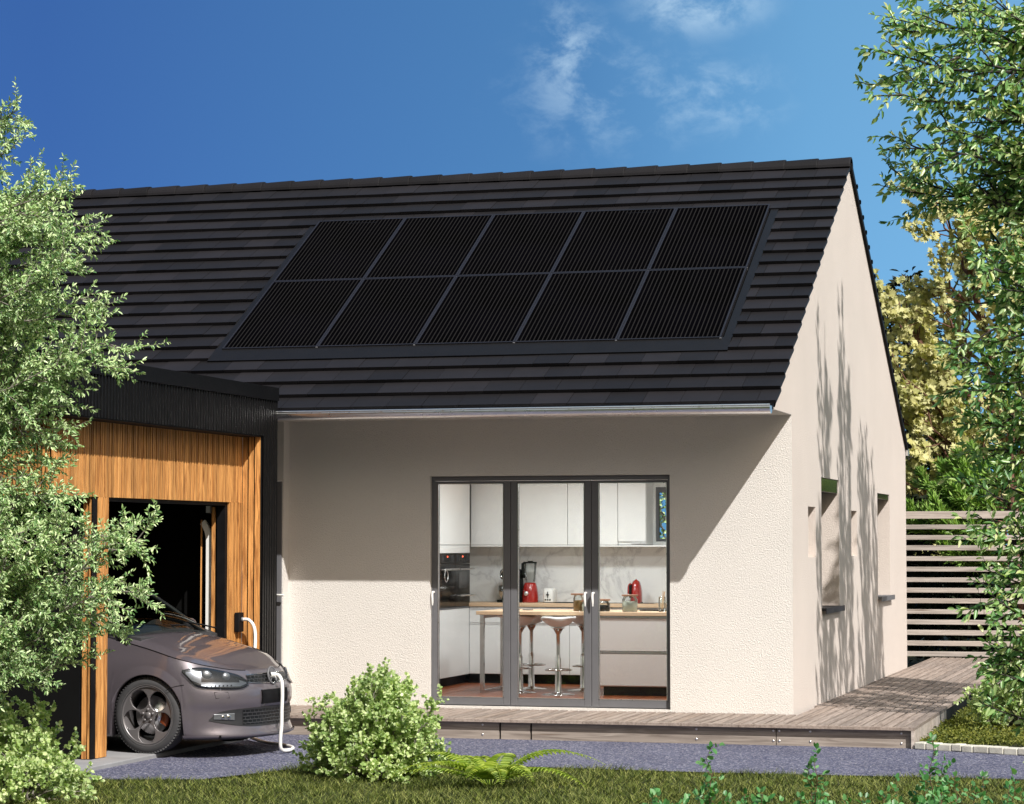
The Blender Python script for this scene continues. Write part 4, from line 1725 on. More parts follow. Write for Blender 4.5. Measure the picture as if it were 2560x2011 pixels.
for i, (y0, y1) in enumerate(((2.843, 3.386), (3.392, 3.936))):
    ov = empty('oven', (-4.18, (y0 + y1) / 2, 0.83), ('black built-in oven on the left with a ring modelled for a round reflection', 'black built-in oven on the right with a grey window')[i], 'oven', 'built-in ovens')
    b = MB()
    b.box(-4.214, -4.176, y0, y1, 0.832, 1.29)
    b.box(-4.214, -4.176, y0, y1, 1.294, 1.404)
    b.build('door_front', M['oven'], ov, bevel=0.003)
    b = MB()
    for z in ((1.235,) if i == 0 else (1.235, 0.955)):
        b.tube([(-4.125, y0 + 0.03, z), (-4.125, y1 - 0.005, z)], 0.0095, 8)
        for yy in (y0 + 0.08, y1 - 0.08):
            b.tube([(-4.18, yy, z), (-4.125, yy, z)], 0.007, 6)
    b.build('handle', M['silver'], ov)
    ym = (y0 + y1) / 2
    b = MB()
    b.box(-4.178, -4.1735, ym - 0.014, ym + 0.014, 1.362, 1.378)
    b.build('display', M['red_led'], ov)
    b = MB()
    for yy, w_ in ((y0 + 0.05, 0.10), (y1 - 0.15, 0.10)):
        b.box(-4.178, -4.1745, yy, yy + w_, 1.315, 1.385)
    for k in range(4):
        b.box(-4.178, -4.173, ym - 0.05 + k * 0.03, ym - 0.034 + k * 0.03, 1.318, 1.325)
    b.build('control_strip', M['trim_grey'], ov)
    b = MB()
    if i == 1:
        b.box(-4.178, -4.1745, y0 + 0.13, y1 - 0.12, 1.03, 1.20)
        b.build('window', M['oven_window'], ov)
    else:
        b.lathe((-4.177, ym - 0.04, 1.165), [(0.066, 0.0), (0.066, 0.004), (0.054, 0.004), (0.054, 0.0)], 32, 'x')  # raised silver ring models the round reflection in the oven glass
        b.build('dial_or_reflection', M['silver'], ov)

bc = empty('base_cabinet', (-2.7, 4.15, 0), 'long white base cabinet with an oak worktop along the back wall', 'cabinet')
b = MB()
b.box(-4.79, -0.42, 3.95, KB - 0.01, 0.10, 0.824)
b.build('carcass', M['cab'], bc)
for x0, x1 in ((-4.175, -3.63), (-3.626, -3.058), (-3.054, -2.48), (-2.476, -1.9), (-1.896, -1.3)):
    b = MB()
    b.box(x0, x1, 3.92, 3.948, 0.655, 0.792)
    b.box(x0, x1, 3.92, 3.948, 0.105, 0.628)
    b.build('drawer_front', M['cab'], bc, bevel=0.0015)
b = MB()
b.box(-4.175, -0.45, 3.925, 3.948, 0.795, 0.818)
b.box(-4.175, -0.45, 3.925, 3.948, 0.631, 0.652)
b.build('rail', M['silver'], bc)
b = MB()
b.box(-4.2, -0.43, 3.97, 4.0, 0.0, 0.10)
b.build('plinth', M['black'], bc)
b = MB()
b.box(-4.79, -0.42, 3.905, KB - 0.005, 0.828, 0.868)
b.build('worktop', M['worktop'], bc, bevel=0.002)
b = MB()
b.box(-4.79, WX0 - 0.0, KB - 0.0045, KB - 0.001, 0.87, 1.53)
b.box(WX0, -0.42, KB - 0.0045, KB - 0.001, 0.87, 1.487)
b.build('splashback', M['marble'], bc)
# wall cabinets
wc_l = ['white wall cabinet in the corner by the ovens', 'white wall cabinet above the blender', 'white wall cabinet right of the one above the blender', 'narrow white wall cabinet beside the kitchen window']
for i, (x0, x1) in enumerate(((-4.20, -3.66), (-3.655, -3.112), (-3.107, -2.555), (-2.55, -2.246))):
    w = empty('wall_cabinet', ((x0 + x1) / 2, 4.2, 1.5), wc_l[i], 'cabinet', 'wall cabinets')
    b = MB()
    b.box(x0, x1 + 0.003, 4.075, KB - 0.008, 1.497, 2.335)
    b.build('carcass', M['cab'], w)
    b = MB()
    b.box(x0 + 0.001, x1, 4.05, 4.072, (1.495 if i < 3 else 1.53), 2.335)
    b.build('door', M['cab'], w, bevel=0.0015)
b = MB()
b.box(-2.40, -2.246, 4.046, 4.40, 1.498, 1.527)
tag(b.build('extractor_vent', M['silver'], bevel=0.002), 'slim metal extractor vent under the narrow wall cabinet', 'vent')
b = MB()
b.box(-4.2, -0.42, 4.052, KB - 0.006, 1.474, 1.491)
tag(b.build('wall_shelf', M['cab'], bevel=0.002), 'thin white shelf under the wall cabinets and window', 'shelf')

# bar table with island
bt = empty('bar_table', (-2.4, 2.6, 0), 'oak topped bar table on a square metal leg frame', 'table')
b = MB()
b.box(-3.572, -1.20, 2.14, 3.06, 0.792, 0.828)
b.build('tabletop', M['worktop'], bt, bevel=0.003)
b = MB()
b.box(-3.552, -3.512, 2.215, 2.255, 0.0, 0.79)
b.box(-3.552, -3.512, 2.96, 3.0, 0.0, 0.79)
b.box(-3.552, -3.512, 2.255, 2.96, 0.0, 0.03)
b.box(-3.552, -3.512, 2.255, 2.96, 0.755, 0.79)
b.build('leg_frame', M['chrome'], bt)
isl_ = empty('kitchen_island', (-1.75, 2.6, 0), 'warm white kitchen island with wide drawers under the oak top', 'kitchen island')
b = MB()
b.box(-2.298, -1.20, 2.20, 3.03, 0.09, 0.789)
b.build('carcass', M['cab_warm'], isl_)
for z0, z1 in ((0.445, 0.768), (0.10, 0.415)):
    b = MB()
    b.box(-2.30, -1.20, 2.172, 2.198, z0, z1)
    b.build('drawer_front', M['cab_warm'], isl_, bevel=0.0015)
b = MB()
b.box(-2.30, -1.20, 2.168, 2.199, 0.772, 0.788)
b.box(-2.30, -1.20, 2.168, 2.199, 0.419, 0.441)
b.build('rail', M['silver'], isl_)
b = MB()
b.box(-2.27, -1.22, 2.23, 3.0, 0.0, 0.09)
b.build('plinth', M['trim_grey'], isl_)

# bar stools
M['shell'] = plain('stool_shell', (0.86, 0.85, 0.84), 0.35, var=0.03)
st_spots = [(-3.19, 2.42, -0.5, 'white shell bar stool at the metal leg end of the table'), (-3.255, 3.10, 2.9, 'white shell bar stool behind the table below the blender'),
            (-2.728, 2.19, 0.35, 'white shell bar stool standing closest to the glazed door'), (-2.66, 2.95, 2.6, 'white shell bar stool beside the island')]
proto = empty('bar_stool', (0, 0, 0))
b = MB()
rows = []
for i in range(13):
    v = -1 + 2 * i / 12
    row = []
    for k in range(15):
        u = -1 + 2 * k / 14
        px = 0.178 * u * (1 - 0.18 * max(0, v) ** 2) * (1 - 0.12 * max(0, -v) ** 3)
        py = 0.17 * v
        rr = min(1.0, (abs(u) ** 2.4 + abs(v) ** 2.4) ** (1 / 2.4))
        z = 0.666 + 0.095 * rr ** 2.2 + (0.035 * max(0, v - 0.2) if v > 0.2 else 0)
        row.append((px, py, z))
    rows.append(row)
b.grid(rows)
s_ = b.build('seat', M['shell'], proto)
sm = s_.modifiers.new('thickness', 'SOLIDIFY')
sm.thickness = 0.022
sm.offset = 1
b = MB()
b.lathe((0, 0, 0), [(0.165, 0.0), (0.165, 0.004), (0.12, 0.010), (0.04, 0.018), (0.034, 0.03), (0.030, 0.20), (0.030, 0.36), (0.024, 0.37), (0.020, 0.40), (0.020, 0.60), (0.05, 0.655), (0.075, 0.668), (0, 0.668)], 24)
b.build('pedestal', M['chrome'], proto)
b = MB()
b.tube([(0.13 * math.cos(t), 0.13 * math.sin(t) - 0.03, 0.25) for t in np.linspace(0, 2 * PI, 33)], 0.008, 8, cap=False)
b.tube([(-0.13, -0.03, 0.25), (0, 0.0, 0.252), (0.13, -0.03, 0.25)], 0.007, 6)
b.build('footrest', M['chrome'], proto)
for i, (x, y, a, lab) in enumerate(st_spots):
    o = proto if i == 0 else copy_tree(proto)
    o.location = (x, y, 0.0)
    o.rotation_euler = (0, 0, a)
    tag(o, lab, 'bar stool', 'bar stools round the table')

# things on the back worktop
WT = 0.868
BYk = 4.17


def sx(xpx):           # photographed column at the back worktop -> x in the room
    return -3.844 + (xpx - 600) * 0.00169


def item(name, x, y, z, label, cat, group=None):
    return empty(name, (x, y, z), label, cat, group)


X0 = sx(768)
bl = item('blender', X0, BYk, WT, 'red blender with a clear jug on the back worktop', 'blender')
b = MB()
b.lathe((X0, BYk, WT), [(0.0, 0.0), (0.088, 0.0), (0.09, 0.012), (0.09, 0.06), (0.082, 0.14), (0.070, 0.19), (0.062, 0.215), (0.0, 0.218)], 28)
b.build('motor_base', M['red'], bl)
b = MB()
b.lathe((X0 - 0.02, BYk - 0.092, WT + 0.10), [(0.026, 0), (0.026, -0.012), (0.018, -0.02), (0, -0.02)], 18, 'y')
b.build('dial_or_reflection', M['silver'], bl)
b = MB()
b.lathe((X0, BYk, WT), [(0.05, 0.222), (0.056, 0.25), (0.068, 0.40), (0.070, 0.43)], 24)
b.build('jug', M['clear'], bl)
b = MB()
b.lathe((X0, BYk, WT), [(0.072, 0.425), (0.072, 0.44), (0.03, 0.442), (0.03, 0.452), (0, 0.452)], 20)
b.tube([(X0 - 0.055, BYk - 0.03, WT + 0.43), (X0 - 0.066, BYk - 0.06, WT + 0.42), (X0 - 0.066, BYk - 0.06, WT + 0.30), (X0 - 0.045, BYk - 0.05, WT + 0.27)], [0.016, 0.018, 0.018, 0.012], 8)
b.build('lid', M['black'], bl)

X0 = sx(900)
to = item('toaster', X0, BYk, WT, 'small white toaster between blender and jars', 'toaster')
b = MB()
rows = []
for sc_, z in ((0.97, 0.008), (1.0, 0.03), (1.0, 0.10), (0.96, 0.135), (0.86, 0.152), (0.6, 0.158)):
    rows.append([(X0 + 0.064 * sc_ * math.copysign(abs(math.cos(t)) ** 0.5, math.cos(t)), BYk + 0.10 * sc_ * math.copysign(abs(math.sin(t)) ** 0.5, math.sin(t)), WT + z) for t in np.linspace(0, 2 * PI, 33)])
b.grid(rows)
b.box(X0 - 0.038, X0 + 0.038, BYk - 0.06, BYk + 0.06, WT + 0.15, WT + 0.1575)
b.build('body', M['white_plastic'], to)
b = MB()
b.box(X0 - 0.004, X0 + 0.004, BYk - 0.106, BYk - 0.099, WT + 0.05, WT + 0.12)
b.box(X0 - 0.016, X0 + 0.016, BYk - 0.112, BYk - 0.100, WT + 0.082, WT + 0.092)
for dx in (-0.025, 0, 0.025):
    b.lathe((X0 + dx, BYk - 0.099, WT + 0.033), [(0.009, 0), (0.008, -0.007), (0, -0.007)], 10, 'y')
b.box(X0 - 0.05, X0 + 0.05, BYk - 0.09, BYk + 0.09, WT, WT + 0.009)
b.build('lever', M['black'], to)

X0 = sx(625)
mx = item('stand_mixer', X0, BYk, WT, 'black stand mixer with a steel bowl partly behind the door frame', 'stand mixer')
b = MB()
b.box(X0 - 0.11, X0 + 0.16, BYk - 0.10, BYk + 0.10, WT, WT + 0.03)
b.prism([(X0 + 0.06, BYk - 0.05, WT + 0.03), (X0 + 0.16, BYk - 0.05, WT + 0.03), (X0 + 0.15, BYk - 0.05, WT + 0.26), (X0 + 0.08, BYk - 0.05, WT + 0.26)], (0, 0.10, 0))
rows = []
for xx, r in ((-0.095, 0.02), (-0.09, 0.05), (-0.06, 0.066), (0.0, 0.07), (0.08, 0.068), (0.15, 0.055), (0.18, 0.025)):
    rows.append([(X0 + xx, BYk + r * math.cos(t), WT + 0.305 + r * 0.95 * math.sin(t)) for t in np.linspace(0, 2 * PI, 21)])
b.grid(rows)
b.lathe((X0 - 0.035, BYk, WT + 0.205), [(0, 0), (0.02, 0), (0.03, 0.03), (0.03, 0.05)], 14)
b.build('body', M['black'], mx, bevel=0.006)
b = MB()
b.lathe((X0 - 0.03, BYk, WT + 0.032), [(0.0, 0.0), (0.05, 0.0), (0.055, 0.012), (0.085, 0.06), (0.092, 0.10), (0.094, 0.15), (0.090, 0.15), (0.086, 0.10), (0.05, 0.02)], 28)
b.build('bowl', M['chrome'], mx)
b = MB()
b.lathe((X0 - 0.03, BYk - 0.064, WT + 0.305), [(0.05, 0.0), (0.05, -0.008), (0.040, -0.008), (0.040, 0.0)], 28, 'y')
b.build('band', M['chrome'], mx)

X0 = sx(1460)
ck = item('coffee_machine', X0, BYk, WT, 'glossy red rounded coffee machine right of the door handles', 'coffee machine')
b = MB()


def dome(b, cx, cy, z0, rx, ry, h, n=28):
    rows = []
    for q in np.linspace(0, 1, 12):
        f = (1 - q ** 2.6) ** (1 / 2.2) if q < 1 else 0.001
        f = f * (1 - 0.06 * (1 - q))
        rows.append([(cx + rx * f * math.cos(t), cy + ry * f * math.sin(t), z0 + h * q) for t in np.linspace(0, 2 * PI, n)])
    b.grid(rows)


dome(b, X0 + 0.012, BYk, WT + 0.002, 0.070, 0.10, 0.258)
dome(b, X0 - 0.05, BYk - 0.02, WT + 0.10, 0.032, 0.06, 0.118)
b.build('body', M['red'], ck)
b = MB()
b.box(X0 - 0.045, X0 - 0.022, BYk - 0.105, BYk - 0.04, WT + 0.06, WT + 0.20)
b.lathe((X0, BYk, WT), [(0.0, 0.0), (0.085, 0.0), (0.085, 0.012), (0.0, 0.012)], 24)
b.build('spout', M['black'], ck, bevel=0.006)
b = MB()
b.box(-2.72, -2.15, 4.0, 4.34, WT + 0.0005, WT + 0.006)
tag(b.build('hob', M['oven'], bevel=0.002), 'flat black glass hob set on the back worktop', 'hob')
b = MB()
b.box(-3.24, -3.02, 3.98, 4.2, WT + 0.0005, WT + 0.008)
tag(b.build('chopping_board', M['black'], bevel=0.003), 'thin dark board lying right of the toaster', 'board')

# jars on the bar table
TT = 0.828
YT = 2.36


def jar(x, y, r, h, fill, fillmat, lidr, label, lidmat='lid'):
    j = item('storage_jar', x, y, TT, label, 'jar', 'storage jars on the table')
    b = MB()
    b.lathe((x, y, TT), [(0.0, 0.002), (r * 0.96, 0.002), (r, 0.01), (r, h * 0.80), (r * 0.86, h * 0.90), (r * 0.84, h), (r * 0.80, h)], 28)
    b.build('glass', M['clear'], j)
    b = MB()
    prof = [(0.0, 0.006), (r * 0.93, 0.006), (r * 0.95, 0.014), (r * 0.95, fill), (r * 0.6, fill + 0.008), (0.0, fill + 0.012)]
    b.lathe((x, y, TT), prof, 24)
    b.build('contents', fillmat, j)
    b = MB()
    b.lathe((x, y, TT), [(0.0, h), (lidr, h), (lidr, h + 0.016), (0.0, h + 0.017)], 28)
    b.build('lid', M['lid'], j, bevel=0.002)


M['lid'] = plain('jar_lid', (0.30, 0.15, 0.09), 0.5)
M['flour'] = plain('flour', (0.72, 0.72, 0.62), 0.9, var=0.05, scale=30)
M['beans'] = plain('dark_beans', (0.03, 0.025, 0.025), 0.5, var=0.9, scale=60, bump=1.0)
M['pasta'] = plain('pasta', (0.46, 0.27, 0.10), 0.7, var=0.2, scale=40)
jar(-2.03, YT, 0.077, 0.155, 0.098, M['flour'], 0.082, 'largest glass jar of white flour with a brown lid')
jar(-2.33, YT + 0.04, 0.085, 0.108, 0.055, M['beans'], 0.088, 'low wide glass jar of dark beans')
jar(-2.575, YT + 0.05, 0.05, 0.163, 0.10, M['pasta'], 0.075, 'tall glass jar of brown pasta left of the door handles')
jar(-2.47, YT - 0.03, 0.048, 0.10, 0.07, M['flour'], 0.052, 'small glass jar of white flour beside the brown pasta')
bo = item('diffuser_bottle', -1.70, YT, TT, 'clear bottle with wooden sticks at the right end of the table', 'bottle')
b = MB()
b.lathe((-1.70, YT, TT), [(0.0, 0.002), (0.035, 0.002), (0.036, 0.08), (0.034, 0.15), (0.030, 0.152)], 20)
b.build('glass', M['clear'], bo)
b = MB()
for dx, dz in ((0.0, 0.21), (0.012, 0.2), (0.02, 0.205)):
    b.tube([(-1.70, YT, TT + 0.03), (-1.69 + dx, YT, TT + dz)], 0.004, 5)
b.lathe((-1.69, YT, TT + 0.085), [(0.0, -0.012), (0.01, -0.008), (0.013, 0), (0.01, 0.008), (0.0, 0.012)], 10)
b.build('sticks', M['worktop'], bo)
pa = item('serving_tray', -1.87, YT + 0.42, TT, 'flat black tray behind the flour jar', 'tray')
b = MB()
b.box(-2.0, -1.72, YT + 0.3, YT + 0.5, TT + 0.001, TT + 0.011)
b.build('tray', M['black'], pa, bevel=0.003)
for gx, lab in ((-3.37, 'small round coaster near the left end of the table'), (-3.16, 'small round coaster above the stools'),):
    b = MB()
    b.lathe((gx, 2.62, TT), [(0, 0.001), (0.05, 0.001), (0.055, 0.008), (0.05, 0.006), (0, 0.005)], 20)
    tag(b.build('coaster', M['frame_grey']), lab, 'coaster', 'coasters on the table')

# ceiling lamps that light the kitchen
M['lamp_glow'] = emis('lamp_glow', (1.0, 0.95, 0.87), 1.5)
lp_l = ['round ceiling lamp over the bar table', 'round ceiling lamp over the island', 'round ceiling lamp inside the left glazed door', 'round ceiling lamp inside the right glazed door']
for i, (x, y) in enumerate(((-3.0, 2.7), (-1.9, 2.7), (-3.0, 1.2), (-1.7, 1.2))):
    lp = empty('ceiling_lamp', (x, y, 2.34), lp_l[i], 'ceiling lamp', 'ceiling lamps in the kitchen')
    b = MB()
    b.lathe((x, y, 2.34), [(0.0, -0.001), (0.20, -0.001), (0.20, -0.03), (0.19, -0.03), (0.19, -0.012), (0, -0.012)], 32)
    b.build('housing', M['white_plastic'], lp)
    b = MB()
    b.lathe((x, y, 2.34), [(0.0, -0.014), (0.188, -0.014)], 32)
    b.build('diffuser', M['lamp_glow'], lp)
    ld = bpy.data.lights.new('lamp_light', 'AREA')
    ld.shape = 'DISK'
    ld.size = 0.36
    ld.energy = 18
    ld.color = (0.95, 0.98, 1.0)
    lo = bpy.data.objects.new('lamp_light', ld)
    col.objects.link(lo)
    lo.parent = lp
    lo.location = (0, 0, -0.04)

# ------------------------------------------------------------------ plants
def fast_mesh(name, V, F, mat, parent=None, smooth=False):
    """one mesh from arrays; every face has the same number of corners"""
    V = np.asarray(V, dtype=np.float32)
    F = np.asarray(F, dtype=np.int32)
    off = origin_of(parent)
    V = V - np.array([off.x, off.y, off.z], dtype=np.float32)
    me = bpy.data.meshes.new(name)
    me.vertices.add(len(V))
    me.vertices.foreach_set('co', V.ravel())
    k = F.shape[1]
    me.loops.add(F.size)
    me.loops.foreach_set('vertex_index', F.ravel())
    me.polygons.add(len(F))
    me.polygons.foreach_set('loop_start', np.arange(0, F.size, k, dtype=np.int32))
    if smooth:
        me.polygons.foreach_set('use_smooth', np.ones(len(F), dtype=bool))
    me.update(calc_edges=True)
    me.materials.append(mat)
    o = bpy.data.objects.new(name, me)
    col.objects.link(o)
    o.parent = parent
    return o


LANCE = (np.array([(0, 0, 0), (.35, .5, .10), (.72, .38, .06), (1, 0, -.10), (.72, -.38, .06), (.35, -.5, .10)], float), [(0, 1, 2, 3), (0, 3, 4, 5)])
ROUND = (np.array([(0, 0, 0), (.22, .48, .08), (.70, .46, .04), (1, 0, -.06), (.70, -.46, .04), (.22, -.48, .08)], float), [(0, 1, 2, 3), (0, 3, 4, 5)])
_m = [(0, 0, 0)] + [(.45 + r * math.cos(a), r * math.sin(a), -.15 * r) for r, a in ((.48, 2.55), (.24, 2.05), (.58, 1.55), (.26, 1.0), (.50, .62), (.30, .34), (.58, 0), (.30, -.34), (.50, -.62), (.26, -1.0), (.58, -1.55), (.24, -2.05), (.48, -2.55))]
MAPLE = (np.array(_m, float), [(0, 1, 2), (0, 2, 3), (0, 3, 4), (0, 4, 5), (0, 5, 6), (0, 6, 7), (0, 7, 8), (0, 8, 9), (0, 9, 10), (0, 10, 11), (0, 11, 12), (0, 12, 13)])
BLADE = (np.array([(0, .5, 0), (0, -.5, 0), (.6, -.3, .04), (1, 0, -.05), (.6, .3, .04)], float), [(0, 1, 2, 4), (4, 2, 3, 3)])


class Foliage:
    def __init__(self, seed):
        self.r = np.random.RandomState(seed)
        self.wood = MB()
        self.face = (0.42, -0.55, 0.72)          # leaves turn towards the light
        self.p, self.d, self.n, self.s, self.w = [], [], [], [], []

    def leaf(self, p, d, n, s, w):
        self.p.append(p)
        self.d.append(d)
        self.n.append(n)
        self.s.append(s)
        self.w.append(w)

    def twig_leaves(self, pts, size, ratio, spacing, spread=0.8, droop=0.15, start=0.15, jitter=0.5, tip=True):
        r = self.r
        pts = np.asarray(pts)
        seg = np.linalg.norm(np.diff(pts, axis=0), axis=1)
        L = seg.sum()
        n = max(2, int(L / spacing))
        cum = np.concatenate([[0], np.cumsum(seg)])
        for i in range(n):
            t = L * (start + (1 - start) * (i + r.rand() * 0.5) / n)
            k = min(np.searchsorted(cum, t) - 1, len(seg) - 1)
            k = max(k, 0)
            f = (t - cum[k]) / max(seg[k], 1e-6)
            p = pts[k] * (1 - f) + pts[k + 1] * f
            ax = (pts[k + 1] - pts[k]) / max(seg[k], 1e-6)
            side = np.cross(ax, r.randn(3))
            side /= np.linalg.norm(side) + 1e-9
            d = ax * (1 - spread * 0.6) + side * spread + np.array([0, 0, -droop]) + r.randn(3) * 0.15
            nn = np.array(self.face) + r.randn(3) * jitter
            self.leaf(p, d, nn, size * (0.65 + 0.6 * r.rand()), ratio * (0.85 + 0.3 * r.rand()))
        if tip:
            ax = pts[-1] - pts[-2]
            for _ in range(2):
                self.leaf(pts[-1], ax / (np.linalg.norm(ax) + 1e-9) + r.randn(3) * 0.3, np.array(self.face) + r.randn(3) * jitter, size * (0.7 + 0.4 * r.rand()), ratio)

    def path(self, a, d, L, n, wob, trop):
        r = self.r
        p = np.array(a, float)
        d = np.array(d, float)
        d /= np.linalg.norm(d)
        pts = [p.copy()]
        for i in range(n):
            d = d + r.randn(3) * wob + np.array(trop) / n
            d /= np.linalg.norm(d)
            p = p + d * L / n
            pts.append(p.copy())
        return pts

    def sub(self, pts, level, P):
        """side shoots along a limb, down to leafy twigs"""
        r = self.r
        pts = np.asarray(pts)
        seg = np.linalg.norm(np.diff(pts, axis=0), axis=1)
        L = seg.sum()
        cum = np.concatenate([[0], np.cumsum(seg)])
        lv = P['levels'][level]
        n = max(1, int(L * (1 - lv['start']) / lv['every']))
        for i in range(n):
            t = L * (lv['start'] + (1 - lv['start']) * (i + r.rand()) / n)
            k = max(0, min(np.searchsorted(cum, t) - 1, len(seg) - 1))
            f = (t - cum[k]) / max(seg[k], 1e-6)
            p = pts[k] * (1 - f) + pts[k + 1] * f
            ax = (pts[k + 1] - pts[k]) / max(seg[k], 1e-6)
            side = np.cross(ax, r.randn(3))
            side /= np.linalg.norm(side) + 1e-9
            ang = lv['angle'] * (0.7 + 0.6 * r.rand())
            d = ax * math.cos(ang) + side * math.sin(ang)
            ln = lv['len'] * (0.55 + 0.8 * r.rand()) * (1 - lv.get('taper', 0.45) * t / L)
            if 'clip' in P and not P['clip'](p + d * ln):
                ln *= 0.5
                if not P['clip'](p + d * ln):
                    continue
            q = self.path(p, d, ln, lv.get('n', 4), lv.get('wob', 0.12), lv.get('trop', (0, 0, 0.15)))
            self.wood.tube(q, np.linspace(lv['r'], lv['r'] * 0.4, len(q)), lv.get('sides', 4), cap=False)
            if level + 1 < len(P['levels']):
                self.sub(q, level + 1, P)
            if lv.get('leaves', False):
                self.twig_leaves(q, P['leaf'], P['ratio'], P['spacing'], P.get('spread', .8), P.get('droop', .15), lv.get('lstart', 0.1), P.get('jitter', .5))

    def limb(self, a, b, r0, r1, sag=0.0, wob=0.04, n=9, bend=(0, 0, 0)):
        a, b = np.array(a, float), np.array(b, float)
        L = np.linalg.norm(b - a)
        pts = []
        for i in range(n + 1):
            t = i / n
            p = a * (1 - t) + b * t + np.array(bend) * math.sin(PI * t) + np.array([0, 0, -sag * L]) * (t * t) + np.array([0, 0, sag * L]) * t
            if 0 < i < n:
                p = p + self.r.randn(3) * wob * L / n * 1.5
            pts.append(p)
        self.wood.tube(pts, np.linspace(r0, r1, n + 1), 6, cap=False)
        return pts

    def build_leaves(self, name, tmpl, mat, parent):
        T, faces = tmpl
        p, d, n = map(lambda q: np.asarray(q, float), (self.p, self.d, self.n))
        s, w = np.asarray(self.s), np.asarray(self.w)
        d /= np.linalg.norm(d, axis=1, keepdims=True) + 1e-9
        y = np.cross(n, d)
        y /= np.linalg.norm(y, axis=1, keepdims=True) + 1e-9
        z = np.cross(d, y)
        V = p[:, None, :] + s[:, None, None] * (T[None, :, 0, None] * d[:, None, :] + T[None, :, 1, None] * w[:, None, None] * y[:, None, :] + T[None, :, 2, None] * z[:, None, :])
        k = len(T)
        F = np.asarray(faces)[None] + (np.arange(len(p)) * k)[:, None, None]
        return fast_mesh(name, V.reshape(-1, 3), F.reshape(-1, F.shape[-1]), mat, parent)


M['bark_grey'] = plain('bark_grey', (0.20, 0.18, 0.155), 0.9, var=0.35, scale=30, bump=0.6)
M['bark_dark'] = plain('bark_dark', (0.035, 0.03, 0.027), 0.9, var=0.35, scale=30, bump=0.6)
M['bark_brown'] = plain('bark_brown', (0.13, 0.062, 0.04), 0.9, var=0.35, scale=14, bump=0.6)
M['leaf_left'] = leafmat('leaf_olive_light', [(0.10, 0.22, 0.075), (0.30, 0.47, 0.19), (0.46, 0.62, 0.31), (0.67, 0.77, 0.49), (0.19, 0.35, 0.125), (0.56, 0.68, 0.38)], 0.18, 0.36, 0.6)
M['leaf_right'] = leafmat('leaf_deep_green', [(0.09, 0.22, 0.075), (0.17, 0.34, 0.12), (0.30, 0.47, 0.18), (0.47, 0.59, 0.28), (0.12, 0.29, 0.12), (0.62, 0.66, 0.36)], 0.36, 0.33, 0.6)
M['leaf_bush'] = leafmat('leaf_bush', [(0.22, 0.33, 0.11), (0.36, 0.49, 0.19), (0.50, 0.61, 0.28), (0.62, 0.70, 0.40)], 0.30, 0.42, 0.5)
M['leaf_maple'] = leafmat('leaf_maple', [(0.44, 0.42, 0.17), (0.56, 0.53, 0.25), (0.68, 0.65, 0.36), (0.48, 0.47, 0.21)], 0.28, 0.5, 0.35)
M['leaf_sprig'] = leafmat('leaf_sprig', [(0.06, 0.21, 0.06), (0.11, 0.31, 0.10), (0.19, 0.40, 0.16), (0.055, 0.17, 0.05)], 0.35, 0.4, 0.5)
M['leaf_fern'] = leafmat('leaf_fern', [(0.20, 0.30, 0.035), (0.30, 0.40, 0.055), (0.42, 0.50, 0.09)], 0.35, 0.5, 0.4)
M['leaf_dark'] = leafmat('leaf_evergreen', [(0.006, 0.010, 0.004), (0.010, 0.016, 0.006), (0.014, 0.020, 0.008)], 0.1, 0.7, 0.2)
M['needle'] = leafmat('pine_needle', [(0.16, 0.31, 0.06), (0.26, 0.43, 0.10), (0.36, 0.52, 0.15)], 0.3, 0.45, 0.4)
M['grass'] = leafmat('grass_blade', [(0.02, 0.028, 0.006), (0.10, 0.14, 0.025), (0.18, 0.22, 0.045), (0.36, 0.37, 0.13), (0.055, 0.08, 0.015), (0.013, 0.016, 0.004)], 0.25, 0.6, 0.3)
M['cover'] = leafmat('cover_leaf', [(0.06, 0.08, 0.012), (0.13, 0.15, 0.022), (0.21, 0.22, 0.045)], 0.25, 0.6, 0.3)


def plant(name, base, label, cat, group=None):
    return empty(name, base, label, cat, group)


# --- tree at the left
def lt(x, y, Y=-7.0):
    k = (Y + 21.886) / 14.886
    cx, cz = 3.5891, 1.52
    X, Z = -4.17 + 0.00346 * x, 1.56 - (y - 1140) * 0.00309
    return (cx + (X - cx) * k, Y, cz + (Z - cz) * k)


